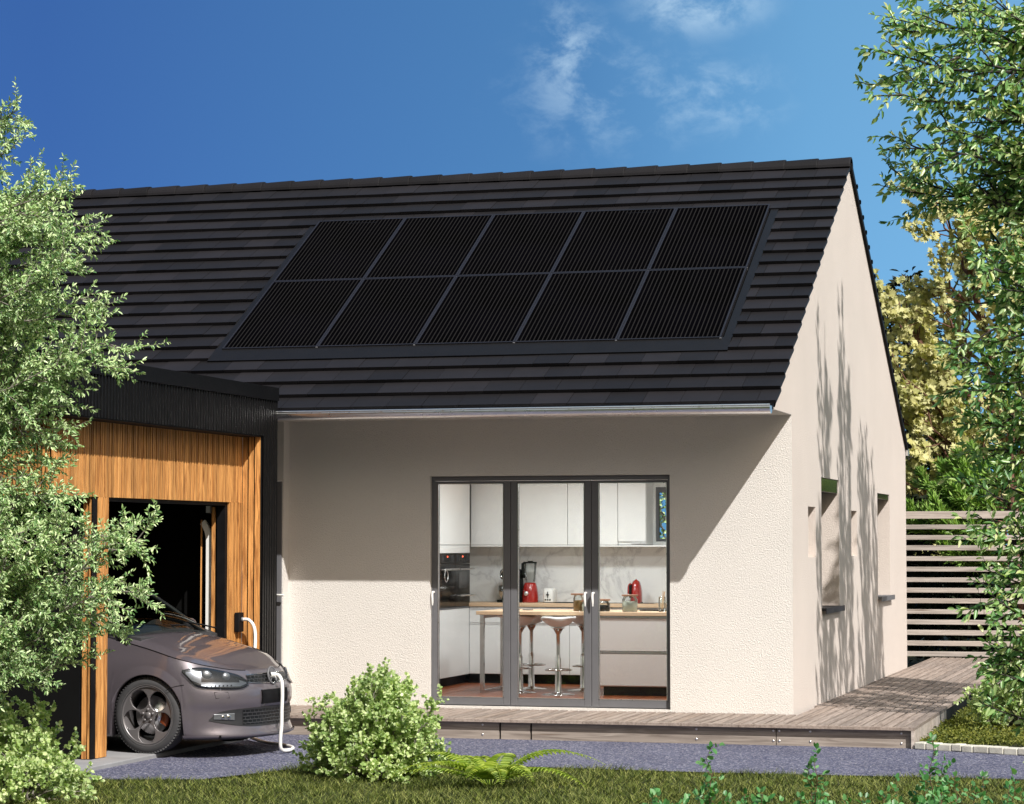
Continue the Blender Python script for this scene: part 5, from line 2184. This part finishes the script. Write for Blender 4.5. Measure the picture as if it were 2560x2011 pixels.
tr = plant('slender_tree', (-5.35, -7.0, -0.19), 'tall pale green narrow-leaved tree at the left edge of the picture', 'tree')
F = Foliage(21)
tk = F.limb((-5.35, -7.0, -0.2), (-5.2, -7.0, 5.6), 0.085, 0.02, wob=0.05, n=14)
PAR = dict(levels=[dict(start=0.24, every=0.050, angle=0.75, len=0.44, r=0.005, n=5, trop=(0.05, -0.05, 0.10), taper=0.45, leaves=True, lstart=0.35),
                   dict(start=0.12, every=0.048, angle=0.70, len=0.15, r=0.0022, n=3, sides=3, trop=(0.1, -0.1, -0.1), taper=0.3, leaves=True)],
           leaf=0.037, ratio=0.32, spacing=0.0105, spread=0.75, droop=0.12, jitter=0.55)
TIPS = [(45, 210, -7.0), (20, 300, -6.9), (165, 385, -7.2), (110, 400, -6.8), (100, 440, -6.6), (60, 430, -7.4), (215, 462, -6.9), (150, 520, -6.7), (90, 560, -7.2), (190, 545, -7.3), (222, 620, -6.9), (120, 650, -6.7),
        (286, 712, -7.0), (262, 755, -6.8), (180, 760, -7.2), (120, 800, -6.7), (60, 760, -6.9), (150, 850, -7.0), (70, 900, -6.6), (120, 960, -6.8), (40, 1000, -7.1), (190, 1020, -7.0), (140, 1080, -6.6), (350, 1140, -6.8), (260, 1120, -7.1), (330, 1235, -7.0), (295, 1300, -6.8), (215, 1230, -6.6), (120, 1200, -6.9), (160, 1310, -6.7), (215, 1395, -6.9), (60, 1330, -6.6), (60, 1130, -7.2), (80, 690, -6.6), (30, 620, -6.9), (20, 500, -6.7), (25, 850, -7.0), (30, 1250, -6.8)]
for x, y, Y in TIPS:
    x, y = x - 12 - 38 * min(1, max(0, (x - 60) / 120)), y + 12
    e = np.array(lt(x, y, Y))
    L = e[0] + 5.3
    z0 = min(max(e[2] - 0.42 * L - 0.05, 0.1), 5.0)
    a = (-5.33 + 0.027 * z0, -7.0, z0)
    pts = F.limb(a, e, 0.011 + 0.004 * L, 0.003, sag=0.13, wob=0.10, n=9)
    F.sub(pts, 0, PAR)
    F.twig_leaves(pts, 0.036, 0.34, 0.02, 0.75, 0.1, 0.6)
F.wood.build('trunk', M['bark_grey'], tr, recalc=False)
F.build_leaves('crown', LANCE, M['leaf_left'], tr)
N_LEAF = [('left', len(F.p))]


# --- tree at the right, close to the camera
def rt(x, y, Y=-11.0):
    k = (Y + 21.886) / 10.886
    cx, cz = 3.5891, 1.52
    X = 2.16 + (x - 1845) * 0.00196
    Z = 2.45 - (y - 700) * 0.00212
    return (cx + (X - cx) * k, Y, cz + (Z - cz) * k)


tr = plant('broadleaf_tree', (3.75, -11.0, -0.19), 'large deep green broad-leaved tree hanging in from the right edge', 'tree')
F = Foliage(33)
F.face = (0.5, -0.65, 0.6)
F.limb((3.75, -11.0, -0.2), (3.6, -11.0, 6.0), 0.10, 0.03, wob=0.04, n=12)
PAR = dict(levels=[dict(start=0.28, every=0.082, angle=0.65, len=0.32, r=0.0045, n=5, trop=(-0.05, -0.05, 0.05), taper=0.45, leaves=True, lstart=0.3),
                   dict(start=0.15, every=0.060, angle=0.7, len=0.12, r=0.002, n=3, sides=3, trop=(0, 0, -0.2), taper=0.3, leaves=True)],
           leaf=0.044, ratio=0.36, spacing=0.0195, spread=0.70, droop=0.32, jitter=0.55)
TIPS = [(1960, 5, -11), (1862, 60, -11), (1850, 115, -11.1), (1855, 175, -10.9), (1872, 200, -11.1), (1930, 60, -10.8), (2010, 40, -11), (1900, 270, -11), (1848, 320, -11.1), (1865, 385, -10.9), (1870, 410, -11.0), (2000, 130, -11.2), (2080, 150, -10.8), (1960, 330, -10.8),
        (2080, 300, -11.1), (1990, 440, -11), (2100, 420, -10.8), (2020, 560, -11.1), (2090, 520, -10.7), (2130, 560, -11.1), (2030, 640, -10.9), (2050, 700, -11.2), (2110, 680, -10.9), (1975, 770, -11.05), (2000, 800, -10.9), (2070, 820, -11.1), (2120, 860, -10.8), (2030, 900, -11.0),
        (2010, 880, -11.0), (2120, 980, -11), (2060, 1030, -10.9), (2090, 1110, -11), (2050, 1160, -11), (2140, 1180, -10.8), (2048, 1230, -11), (2085, 1290, -11.1), (2045, 1370, -11), (2060, 1395, -10.9), (2140, 1420, -11), (2160, 1500, -11), (2140, 1330, -10.9), (2150, 760, -11), (2150, 260, -11), (2140, 60, -11.1), (2090, 90, -11), (2110, 210, -10.9), (2060, 250, -11), (2130, 340, -11.1), (2070, 380, -11), (2120, 470, -10.8), (2060, 610, -11), (2100, 750, -11), (2080, 950, -10.9), (2110, 1060, -11), (2100, 1240, -11), (2120, 1380, -11), (2110, 620, -11.2)]
for x, y, Y in TIPS:
    x = x + 22 + (32 if 250 < y <= 430 and x < 1980 else 0) + (45 if y > 430 and x < 2070 else 0)
    e = np.array(rt(x, y, Y))
    L = 3.65 - e[0]
    up = 0.30 if y < 900 else 0.05
    z0 = min(max(e[2] - up * L, 0.4), 5.5)
    a = (3.72 - 0.02 * z0, -11.0, z0)
    pts = F.limb(a, e, 0.012 + 0.004 * L, 0.0025, sag=0.10, wob=0.10, n=9)
    F.sub(pts, 0, PAR)
    F.twig_leaves(pts, 0.040, 0.42, 0.02, 0.75, 0.25, 0.6)
F.wood.build('trunk', M['bark_dark'], tr, recalc=False)
F.build_leaves('crown', LANCE, M['leaf_right'], tr)
N_LEAF.append(('right', len(F.p)))


# --- small-leaved bushes
def bush(seed, base, rx, ry, h, stems, label, leaf=0.028, dens=1.0, lean=(0, 0), mat='leaf_bush'):
    t = plant('leafy_bush', base, label, 'bush', 'small-leaved bushes')
    F = Foliage(seed)
    r = F.r
    PAR = dict(levels=[dict(start=0.30, every=0.036 / dens, angle=0.7, len=0.17, r=0.0026, n=4, trop=(0.1, -0.1, 0.2), taper=0.4, leaves=True, lstart=0.3),
                       dict(start=0.2, every=0.036, angle=0.8, len=0.07, r=0.0014, n=2, sides=3, trop=(0.1, -0.1, 0.1), taper=0.2, leaves=True)],
               leaf=leaf, ratio=0.85, spacing=0.0092, spread=0.85, droop=0.05, jitter=0.7)
    for i in range(stems):
        a = 2 * PI * (i * 0.618 + 0.1 * r.rand())
        el = math.acos(1 - (i + 0.5) / stems * 0.97)
        rad = 0.72 + 0.33 * r.rand()
        e = np.array(base) + np.array([rx * math.sin(el) * math.cos(a) * rad + lean[0] * math.cos(el), ry * math.sin(el) * math.sin(a) * rad + lean[1] * math.cos(el), 0.03 + h * math.cos(el) * rad])
        b0 = np.array(base) + np.array([0.06 * math.cos(a), 0.06 * math.sin(a), 0.01])
        pts = F.limb(b0, e, 0.008, 0.002, sag=-0.12, wob=0.16, n=7)
        F.sub(pts, 0, PAR)
    F.wood.build('stems', M['bark_grey'], t, recalc=False)
    F.build_leaves('leaves', ROUND, M[mat], t)
    N_LEAF.append(('bush', len(F.p)))


bush(1, (-2.27, -4.75, -0.19), 0.54, 0.45, 0.75, 60, 'rounded light green bush on the lawn in front of the glazed doors', dens=1.3)
bush(2, (-4.35, -6.6, -0.19), 0.66, 0.5, 0.68, 42, 'bright green bush in the lower left corner, taller one at the picture edge')
bush(3, (-3.98, -7.0, -0.19), 0.42, 0.36, 0.36, 24, 'low bright green bush in the lower left corner, spreading over the lawn')
bush(4, (1.95, 0.45, -0.17), 0.50, 0.5, 0.78, 40, 'light green bush beside the timber deck under the big tree', dens=0.9)

# --- fern
fn = plant('fern', (-1.27, -5.22, -0.19), 'yellow-green fern with arching fronds on the lawn', 'fern')
F = Foliage(8)
r = F.r
for i in range(14):
    a = 2 * PI * i / 14 + r.rand() * 0.3
    L = 0.56 + 0.16 * r.rand() + 0.16 * abs(math.cos(a))
    el = 0.52 + 0.50 * r.rand()
    pts = []
    p = np.array([-1.27 + 0.03 * math.cos(a), -5.22 + 0.03 * math.sin(a), -0.17])
    for k in range(17):
        ang = el - (el + 0.60) * (k / 16) ** 0.9
        pts.append(p.copy())
        p = p + np.array([math.cos(a) * math.cos(ang), math.sin(a) * math.cos(ang), math.sin(ang)]) * L / 16
    F.wood.tube(pts, np.linspace(0.004, 0.001, 17), 4, cap=False)
    for k in range(3, 27):
        t = k / 27
        f = t * 16
        j = min(int(f), 15)
        q = pts[j] * (1 - (f - j)) + pts[j + 1] * (f - j)
        ax = pts[j + 1] - pts[j]
        ax /= np.linalg.norm(ax)
        sd = np.cross(ax, [0, 0, 1])
        sd /= np.linalg.norm(sd) + 1e-9
        up = np.cross(sd, ax)
        wl_ = 0.105 * min(1, t / 0.25) ** 0.7 * (1 - t) ** 0.75 * 1.35 + 0.006
        for s in (-1, 1):
            F.leaf(q, sd * s + ax * 0.30 - np.array([0, 0, 0.10]), up + r.randn(3) * 0.12, wl_, 0.17)
F.wood.build('stems', M['leaf_fern'], fn, recalc=False)
F.build_leaves('fronds', LANCE, M['leaf_fern'], fn)

# --- bright sprigs along the bottom right


def sprig(seed, x, y, h, n, label, spreadr=0.16, big=0.040, group='bright green sprigs in the foreground'):
    t = plant('leafy_sprig', (x, y, -0.19), label, 'sprig', group)
    F = Foliage(seed)
    r = F.r
    for i in range(n):
        a = r.rand() * 2 * PI
        rr = spreadr * (r.rand() ** 0.6) if i else 0.02
        hh = h * (0.45 + 0.4 * r.rand()) if i else h
        e = np.array([x + rr * math.cos(a), y + rr * math.sin(a), -0.19 + hh])
        pts = F.limb((x + 0.3 * rr * math.cos(a), y + 0.3 * rr * math.sin(a), -0.19), e, 0.0035, 0.0012, sag=-0.05, wob=0.12, n=7)
        F.sub(pts, 0, dict(levels=[dict(start=0.35, every=0.07, angle=0.8, len=0.12, r=0.0015, n=3, sides=3, taper=0.5, trop=(0, 0, 0.2), leaves=True)], leaf=big, ratio=0.62, spacing=0.035, spread=0.9, droop=0.05, jitter=0.45))
        F.twig_leaves(pts, big, 0.62, 0.035, 0.9, 0.05, 0.35, 0.45)
    F.wood.build('stems', M['bark_brown'], t, recalc=False)
    F.build_leaves('leaves', ROUND, M['leaf_sprig'], t)


sprig(50, 0.74, -7.4, 0.50, 4, 'upright green sprig with red stem right of the fern, first of the three tall ones', 0.10)
sprig(51, 1.38, -7.5, 0.49, 3, 'upright green sprig in the bottom row, middle of the three tall ones', 0.08)
sprig(52, 2.02, -7.5, 0.60, 4, 'tallest green sprig in the bottom row, nearest the right edge', 0.11)
rs = np.random.RandomState(77)
for i in range(20):
    xx = 0.42 + 2.15 * i / 19 + rs.uniform(-.05, .05)
    sprig(60 + i, xx, -7.75 + rs.uniform(-.35, .25), 0.22 + 0.16 * i / 19 + rs.uniform(-.05, .06), 4, 'low bright green leafy sprig in the row along the bottom edge', 0.17)

# --- yellow maple, pine, evergreens behind the fence
tr = plant('maple_tree', (1.15, 16.2, -0.19), 'sunlit yellow-green maple rising behind the slatted fence', 'tree')
F = Foliage(90)
F.face = (0.45, -0.75, 0.5)
tk = F.limb((1.15, 16.2, -0.2), (0.15, 16.0, 5.6), 0.15, 0.05, wob=0.06, n=12)
PAR = dict(levels=[dict(start=0.25, every=0.17, angle=0.75, len=0.85, r=0.012, n=5, trop=(0, -0.1, 0.15), taper=0.4, leaves=True, lstart=0.45),
                   dict(start=0.2, every=0.15, angle=0.75, len=0.34, r=0.005, n=3, sides=3, trop=(0, -0.1, 0.0), taper=0.3, leaves=True)],
           leaf=0.112, ratio=1.0, spacing=0.045, spread=0.9, droop=0.45, jitter=0.35)
rs = np.random.RandomState(12)
for i in range(46):
    z = rs.uniform(2.3, 7.0)
    wdt = 2.35 * (1 - max(0, (z - 4.9)) / 2.8) + 0.25
    a = 2 * PI * rs.rand()
    rr = math.sqrt(rs.rand()) * 0.55 + 0.45
    e = np.array([0.35 + wdt * rr * math.cos(a), 16.0 + 1.2 * rr * math.sin(a), z])
    z0 = max(1.0, min(5.4, z - 0.9 * wdt * rr))
    f = (z0 + 0.2) / 5.8
    pts = F.limb((1.15 - 1.0 * f, 16.2 - 0.2 * f, z0), e, 0.035, 0.008, sag=-0.08, wob=0.12, n=8)
    F.sub(pts, 0, PAR)
F.wood.build('trunk', M['bark_brown'], tr, recalc=False)
F.build_leaves('crown', MAPLE, M['leaf_maple'], tr)
N_LEAF.append(('maple', len(F.p)))

tr = plant('pine_tree', (1.05, 12.3, -0.19), 'young bright green pine with long needles above the fence top', 'tree')
F = Foliage(17)
r = F.r
F.limb((1.05, 12.3, -0.2), (1.03, 12.28, 3.3), 0.07, 0.02, wob=0.04, n=8)
for i in range(34):
    z0 = 1.0 + 1.45 * r.rand()
    a = 2 * PI * r.rand()
    if i < 18:
        a = PI + r.uniform(-0.9, 0.9)
    L = r.uniform(0.7, 1.75) * (1.25 - 0.2 * z0)
    e = np.array([1.04 + L * math.cos(a), 12.3 + 0.45 * L * math.sin(a), z0 + 0.22 * L + r.uniform(-.1, .15)])
    pts = F.limb((1.04, 12.3, z0), e, 0.016, 0.006, sag=-0.1, wob=0.08, n=6)
    br = [pts]
    for k in range(5):
        j = r.randint(2, 6)
        q = F.path(pts[j], (pts[j + 1 if j < 6 else j] - pts[j - 1]) + r.randn(3) * 0.12, 0.35 * r.uniform(.6, 1.2), 4, 0.1, (0, 0, 0.5))
        F.wood.tube(q, np.linspace(0.007, 0.004, 5), 4, cap=False)
        br.append(q)
    for q in br:
        q = np.asarray(q)
        for k in range(len(q) // 2, len(q)):
            ax = q[k] - q[k - 1]
            ax /= np.linalg.norm(ax)
            for m_ in range(55):
                f = r.rand()
                d = ax * 0.85 + r.randn(3) * 0.36 + np.array([0, 0, 0.15])
                F.leaf(q[k] * f + q[k - 1] * (1 - f), d, r.randn(3), 0.15 * r.uniform(.7, 1.2), 0.065)
F.wood.build('trunk', M['bark_brown'], tr, recalc=False)
F.build_leaves('crown', LANCE, M['needle'], tr)
N_LEAF.append(('pine', len(F.p)))


def evergreen(seed, x, y, h, rad, label, n=11000, name='evergreen_tree', leaf=0.17):
    t = plant(name, (x, y, -0.19), label, 'tree', 'dark evergreens beyond the fence')
    F = Foliage(seed)
    r = F.r
    F.limb((x, y, -0.2), (x, y, h - 0.3), 0.14, 0.03, wob=0.02, n=8)
    for i in range(60):
        z = h * (0.06 + 0.9 * r.rand())
        R = rad * (1 - z / h) ** 0.75 + 0.1
        a = 2 * PI * r.rand()
        F.wood.tube([(x, y, z), (x + R * math.cos(a), y + R * math.sin(a), z + 0.1)], [0.03, 0.006], 4, cap=False)
    for i in range(n):
        z = h * (1 - math.sqrt(r.rand())) * 0.99
        R = (rad * (1 - z / h) ** 0.75 + 0.1) * (0.85 + 0.25 * math.sin(7 * z + 3 * math.sin(z * 2.1)))
        a = 2 * PI * r.rand()
        rr = R * (0.55 + 0.47 * r.rand())
        d = np.array([math.cos(a), math.sin(a), 0.1]) + r.randn(3) * 0.4
        F.leaf(np.array([x + rr * math.cos(a), y + rr * math.sin(a), z]), d, np.array([0, 0, 1]) + r.randn(3) * 0.5, leaf * r.uniform(.6, 1.2), 0.45)
    F.wood.build('trunk', M['bark_dark'], t, recalc=False)
    F.build_leaves('crown', LANCE, M['leaf_dark'], t)


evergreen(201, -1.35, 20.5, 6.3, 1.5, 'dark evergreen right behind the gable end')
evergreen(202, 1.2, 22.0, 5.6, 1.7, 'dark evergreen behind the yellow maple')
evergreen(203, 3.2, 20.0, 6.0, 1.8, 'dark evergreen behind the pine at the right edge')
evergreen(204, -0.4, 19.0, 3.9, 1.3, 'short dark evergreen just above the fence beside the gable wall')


def hedge(seed, x0, x1, y0, y1, z1, n, label, mat, name='hedge', leaf=0.10):
    F = Foliage(seed)
    r = F.r
    t = plant(name, ((x0 + x1) / 2, (y0 + y1) / 2, -0.19), label, 'hedge')
    for x in np.arange(x0 + 0.2, x1, 0.5):
        F.wood.tube([(x, (y0 + y1) / 2, -0.2), (x + 0.05, (y0 + y1) / 2, z1 - 0.2)], [0.03, 0.01], 5, cap=False)
    for i in range(n):
        x = r.uniform(x0, x1)
        top = z1 * (0.93 + 0.07 * math.sin(5.1 * x) * math.sin(2.3 * x + 1))
        f = r.randint(3)
        if f == 0:
            p = (x, y0 + 0.15 * r.rand(), r.uniform(-0.15, top))
        elif f == 1:
            p = (x, r.uniform(y0, y1), top - 0.12 * r.rand())
        else:
            p = (x, r.uniform(y0, y1), r.uniform(-0.1, top))
        F.leaf(np.array(p), r.randn(3) + np.array([0, -0.4, 0.3]), np.array([0.3, -0.5, 0.8]) + r.randn(3) * 0.6, leaf * r.uniform(.6, 1.2), 0.6)
    F.wood.build('stems', M['bark_dark'], t, recalc=False)
    F.build_leaves('leaves', ROUND, M[mat], t)


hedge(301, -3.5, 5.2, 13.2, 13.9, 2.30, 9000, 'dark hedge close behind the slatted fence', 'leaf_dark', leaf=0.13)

# small tree seen through the kitchen window
tr = plant('garden_tree', (-4.05, 13.6, -0.19), 'small green tree seen through the kitchen window', 'tree')
F = Foliage(44)
F.limb((-4.05, 13.6, -0.2), (-4.0, 13.5, 2.6), 0.06, 0.02, wob=0.05, n=8)
PAR = dict(levels=[dict(start=0.2, every=0.14, angle=0.75, len=0.4, r=0.006, n=4, trop=(0, -0.1, 0.1), leaves=True),
                   dict(start=0.2, every=0.12, angle=0.75, len=0.18, r=0.003, n=3, sides=3, trop=(0, -0.1, 0.0), leaves=True)], leaf=0.075, ratio=0.5, spacing=0.05, spread=0.8, droop=0.2)
for i in range(30):
    a = 2 * PI * i * 0.618
    z = 1.2 + 1.9 * F.r.rand()
    R = F.r.uniform(0.25, 0.6)
    pts = F.limb((-4.02, 13.55, max(0.5, z - 0.6)), (-4.02 + R * math.cos(a), 13.55 + R * math.sin(a), z), 0.015, 0.004, wob=0.1)
    F.sub(pts, 0, PAR)
F.wood.build('trunk', M['bark_grey'], tr, recalc=False)
F.build_leaves('crown', LANCE, M['leaf_left'], tr)

# slender poplars just outside the picture on the right: their shadow streaks the gable wall
pop_l = ['slender upright poplar just right of the deck, far end of the row', 'slender upright poplar just right of the deck, nearest the house corner', 'slender upright poplar just right of the deck, middle one', 'slender upright poplar just right of the deck, farthest back']
for i, (px, py, h) in enumerate(((3.75, 1.98, 7.6), (3.6, -1.7, 8.9), (3.6, -0.35, 8.9), (3.7, 1.0, 8.2))):
    t = plant('poplar_tree', (px, py, -0.19), pop_l[i], 'tree', 'poplars beside the deck')
    F = Foliage(400 + i)
    r = F.r
    F.limb((px, py, -0.2), (px + 0.05, py, h), 0.045, 0.008, wob=0.03, n=14)
    for k in range(64):
        z0 = 3.0 + (h - 4.0) * r.rand()
        a = 2 * PI * r.rand()
        L = r.uniform(0.7, 1.5) * (1 - 0.3 * z0 / h)
        pts = F.limb((px, py, z0), (px + 0.3 * math.cos(a), py + 0.85 * math.sin(a) * (1.12 - z0 / h), min(h, z0 + L)), 0.008, 0.003, wob=0.05, n=6, bend=(0.07 * math.cos(a), 0.1 * math.sin(a), 0))
        F.sub(pts, 0, dict(levels=[dict(start=0.2, every=0.12, angle=0.3, len=0.26, r=0.0025, n=3, sides=3, trop=(0, 0, 0.4), leaves=True)], leaf=0.085, ratio=0.6, spacing=0.032, spread=0.7, droop=0.1))
    F.wood.build('trunk', M['bark_grey'], t, recalc=False)
    F.build_leaves('crown', LANCE, M['leaf_left'], t)

# --- lawn blades and the low cover beside the deck
r = np.random.RandomState(5)
n = 150000
gx = r.uniform(-4.8, 3.2, n)
gy = r.uniform(-7.9, -3.3, n)
ey = np.interp(gx, [e[0] for e in EDGE], [e[1] for e in EDGE])
ok = gy < ey + r.uniform(-0.03, 0.04, n)
gx, gy = gx[ok], gy[ok]
n = len(gx)
h = r.uniform(0.012, 0.060, n) * (0.8 + 0.4 * np.sin(gx * 5.1 + 1.3 * np.sin(gy * 4)) * np.sin(gy * 6.3))
h = np.abs(h) + 0.008
a = r.uniform(0, 2 * PI, n)
lean = np.stack([np.cos(a), np.sin(a)], 1) * (h * r.uniform(0.3, 2.0, n))[:, None]
b2 = r.uniform(0, PI, n)
w = np.stack([np.cos(b2), np.sin(b2)], 1) * 0.0042
base = np.stack([gx, gy], 1)
z0 = np.full(n, -0.192)
V = np.zeros((n, 3, 3))
V[:, 0, :2] = base - w
V[:, 1, :2] = base + w
V[:, 2, :2] = base + lean
V[:, 0, 2] = V[:, 1, 2] = z0
V[:, 2, 2] = z0 + h
tag(fast_mesh('grass', V.reshape(-1, 3), np.arange(3 * n).reshape(-1, 3), M['grass']), 'short olive green grass of the front lawn', 'grass', kind='stuff')

n = 26000
gx = r.uniform(1.23, 2.9, n)
gy = r.uniform(-1.3, 3.6, n)
ok = gy > -1.22 - (gx - 1.23) * 0.43 + 0.08
gx, gy = gx[ok], gy[ok]
n = len(gx)
hz = 0.10 + 0.035 * np.sin(gx * 9) * np.sin(gy * 7) + 0.02 * np.sin(gx * 23 + gy * 17)
edge = np.minimum(1, (gx - 1.21) / 0.12) * np.minimum(1, (gy + 1.22 + (gx - 1.23) * 0.43) / 0.16)
hz = hz * (0.25 + 0.75 * np.sqrt(np.maximum(edge, 0)))
F = Foliage(3)
F.p = np.stack([gx, gy, -0.19 + hz * r.uniform(0.5, 1.05, n)], 1)
F.d = r.randn(n, 3)
F.n = np.array([0.2, -0.3, 0.9]) + r.randn(n, 3) * 0.6
F.s = r.uniform(0.02, 0.04, n)
F.w = np.full(n, 0.5)
o = F.build_leaves('ground_cover', LANCE, M['cover'], None)
tag(o, 'low dense green ground cover between deck and stone edging', 'ground cover', kind='stuff')
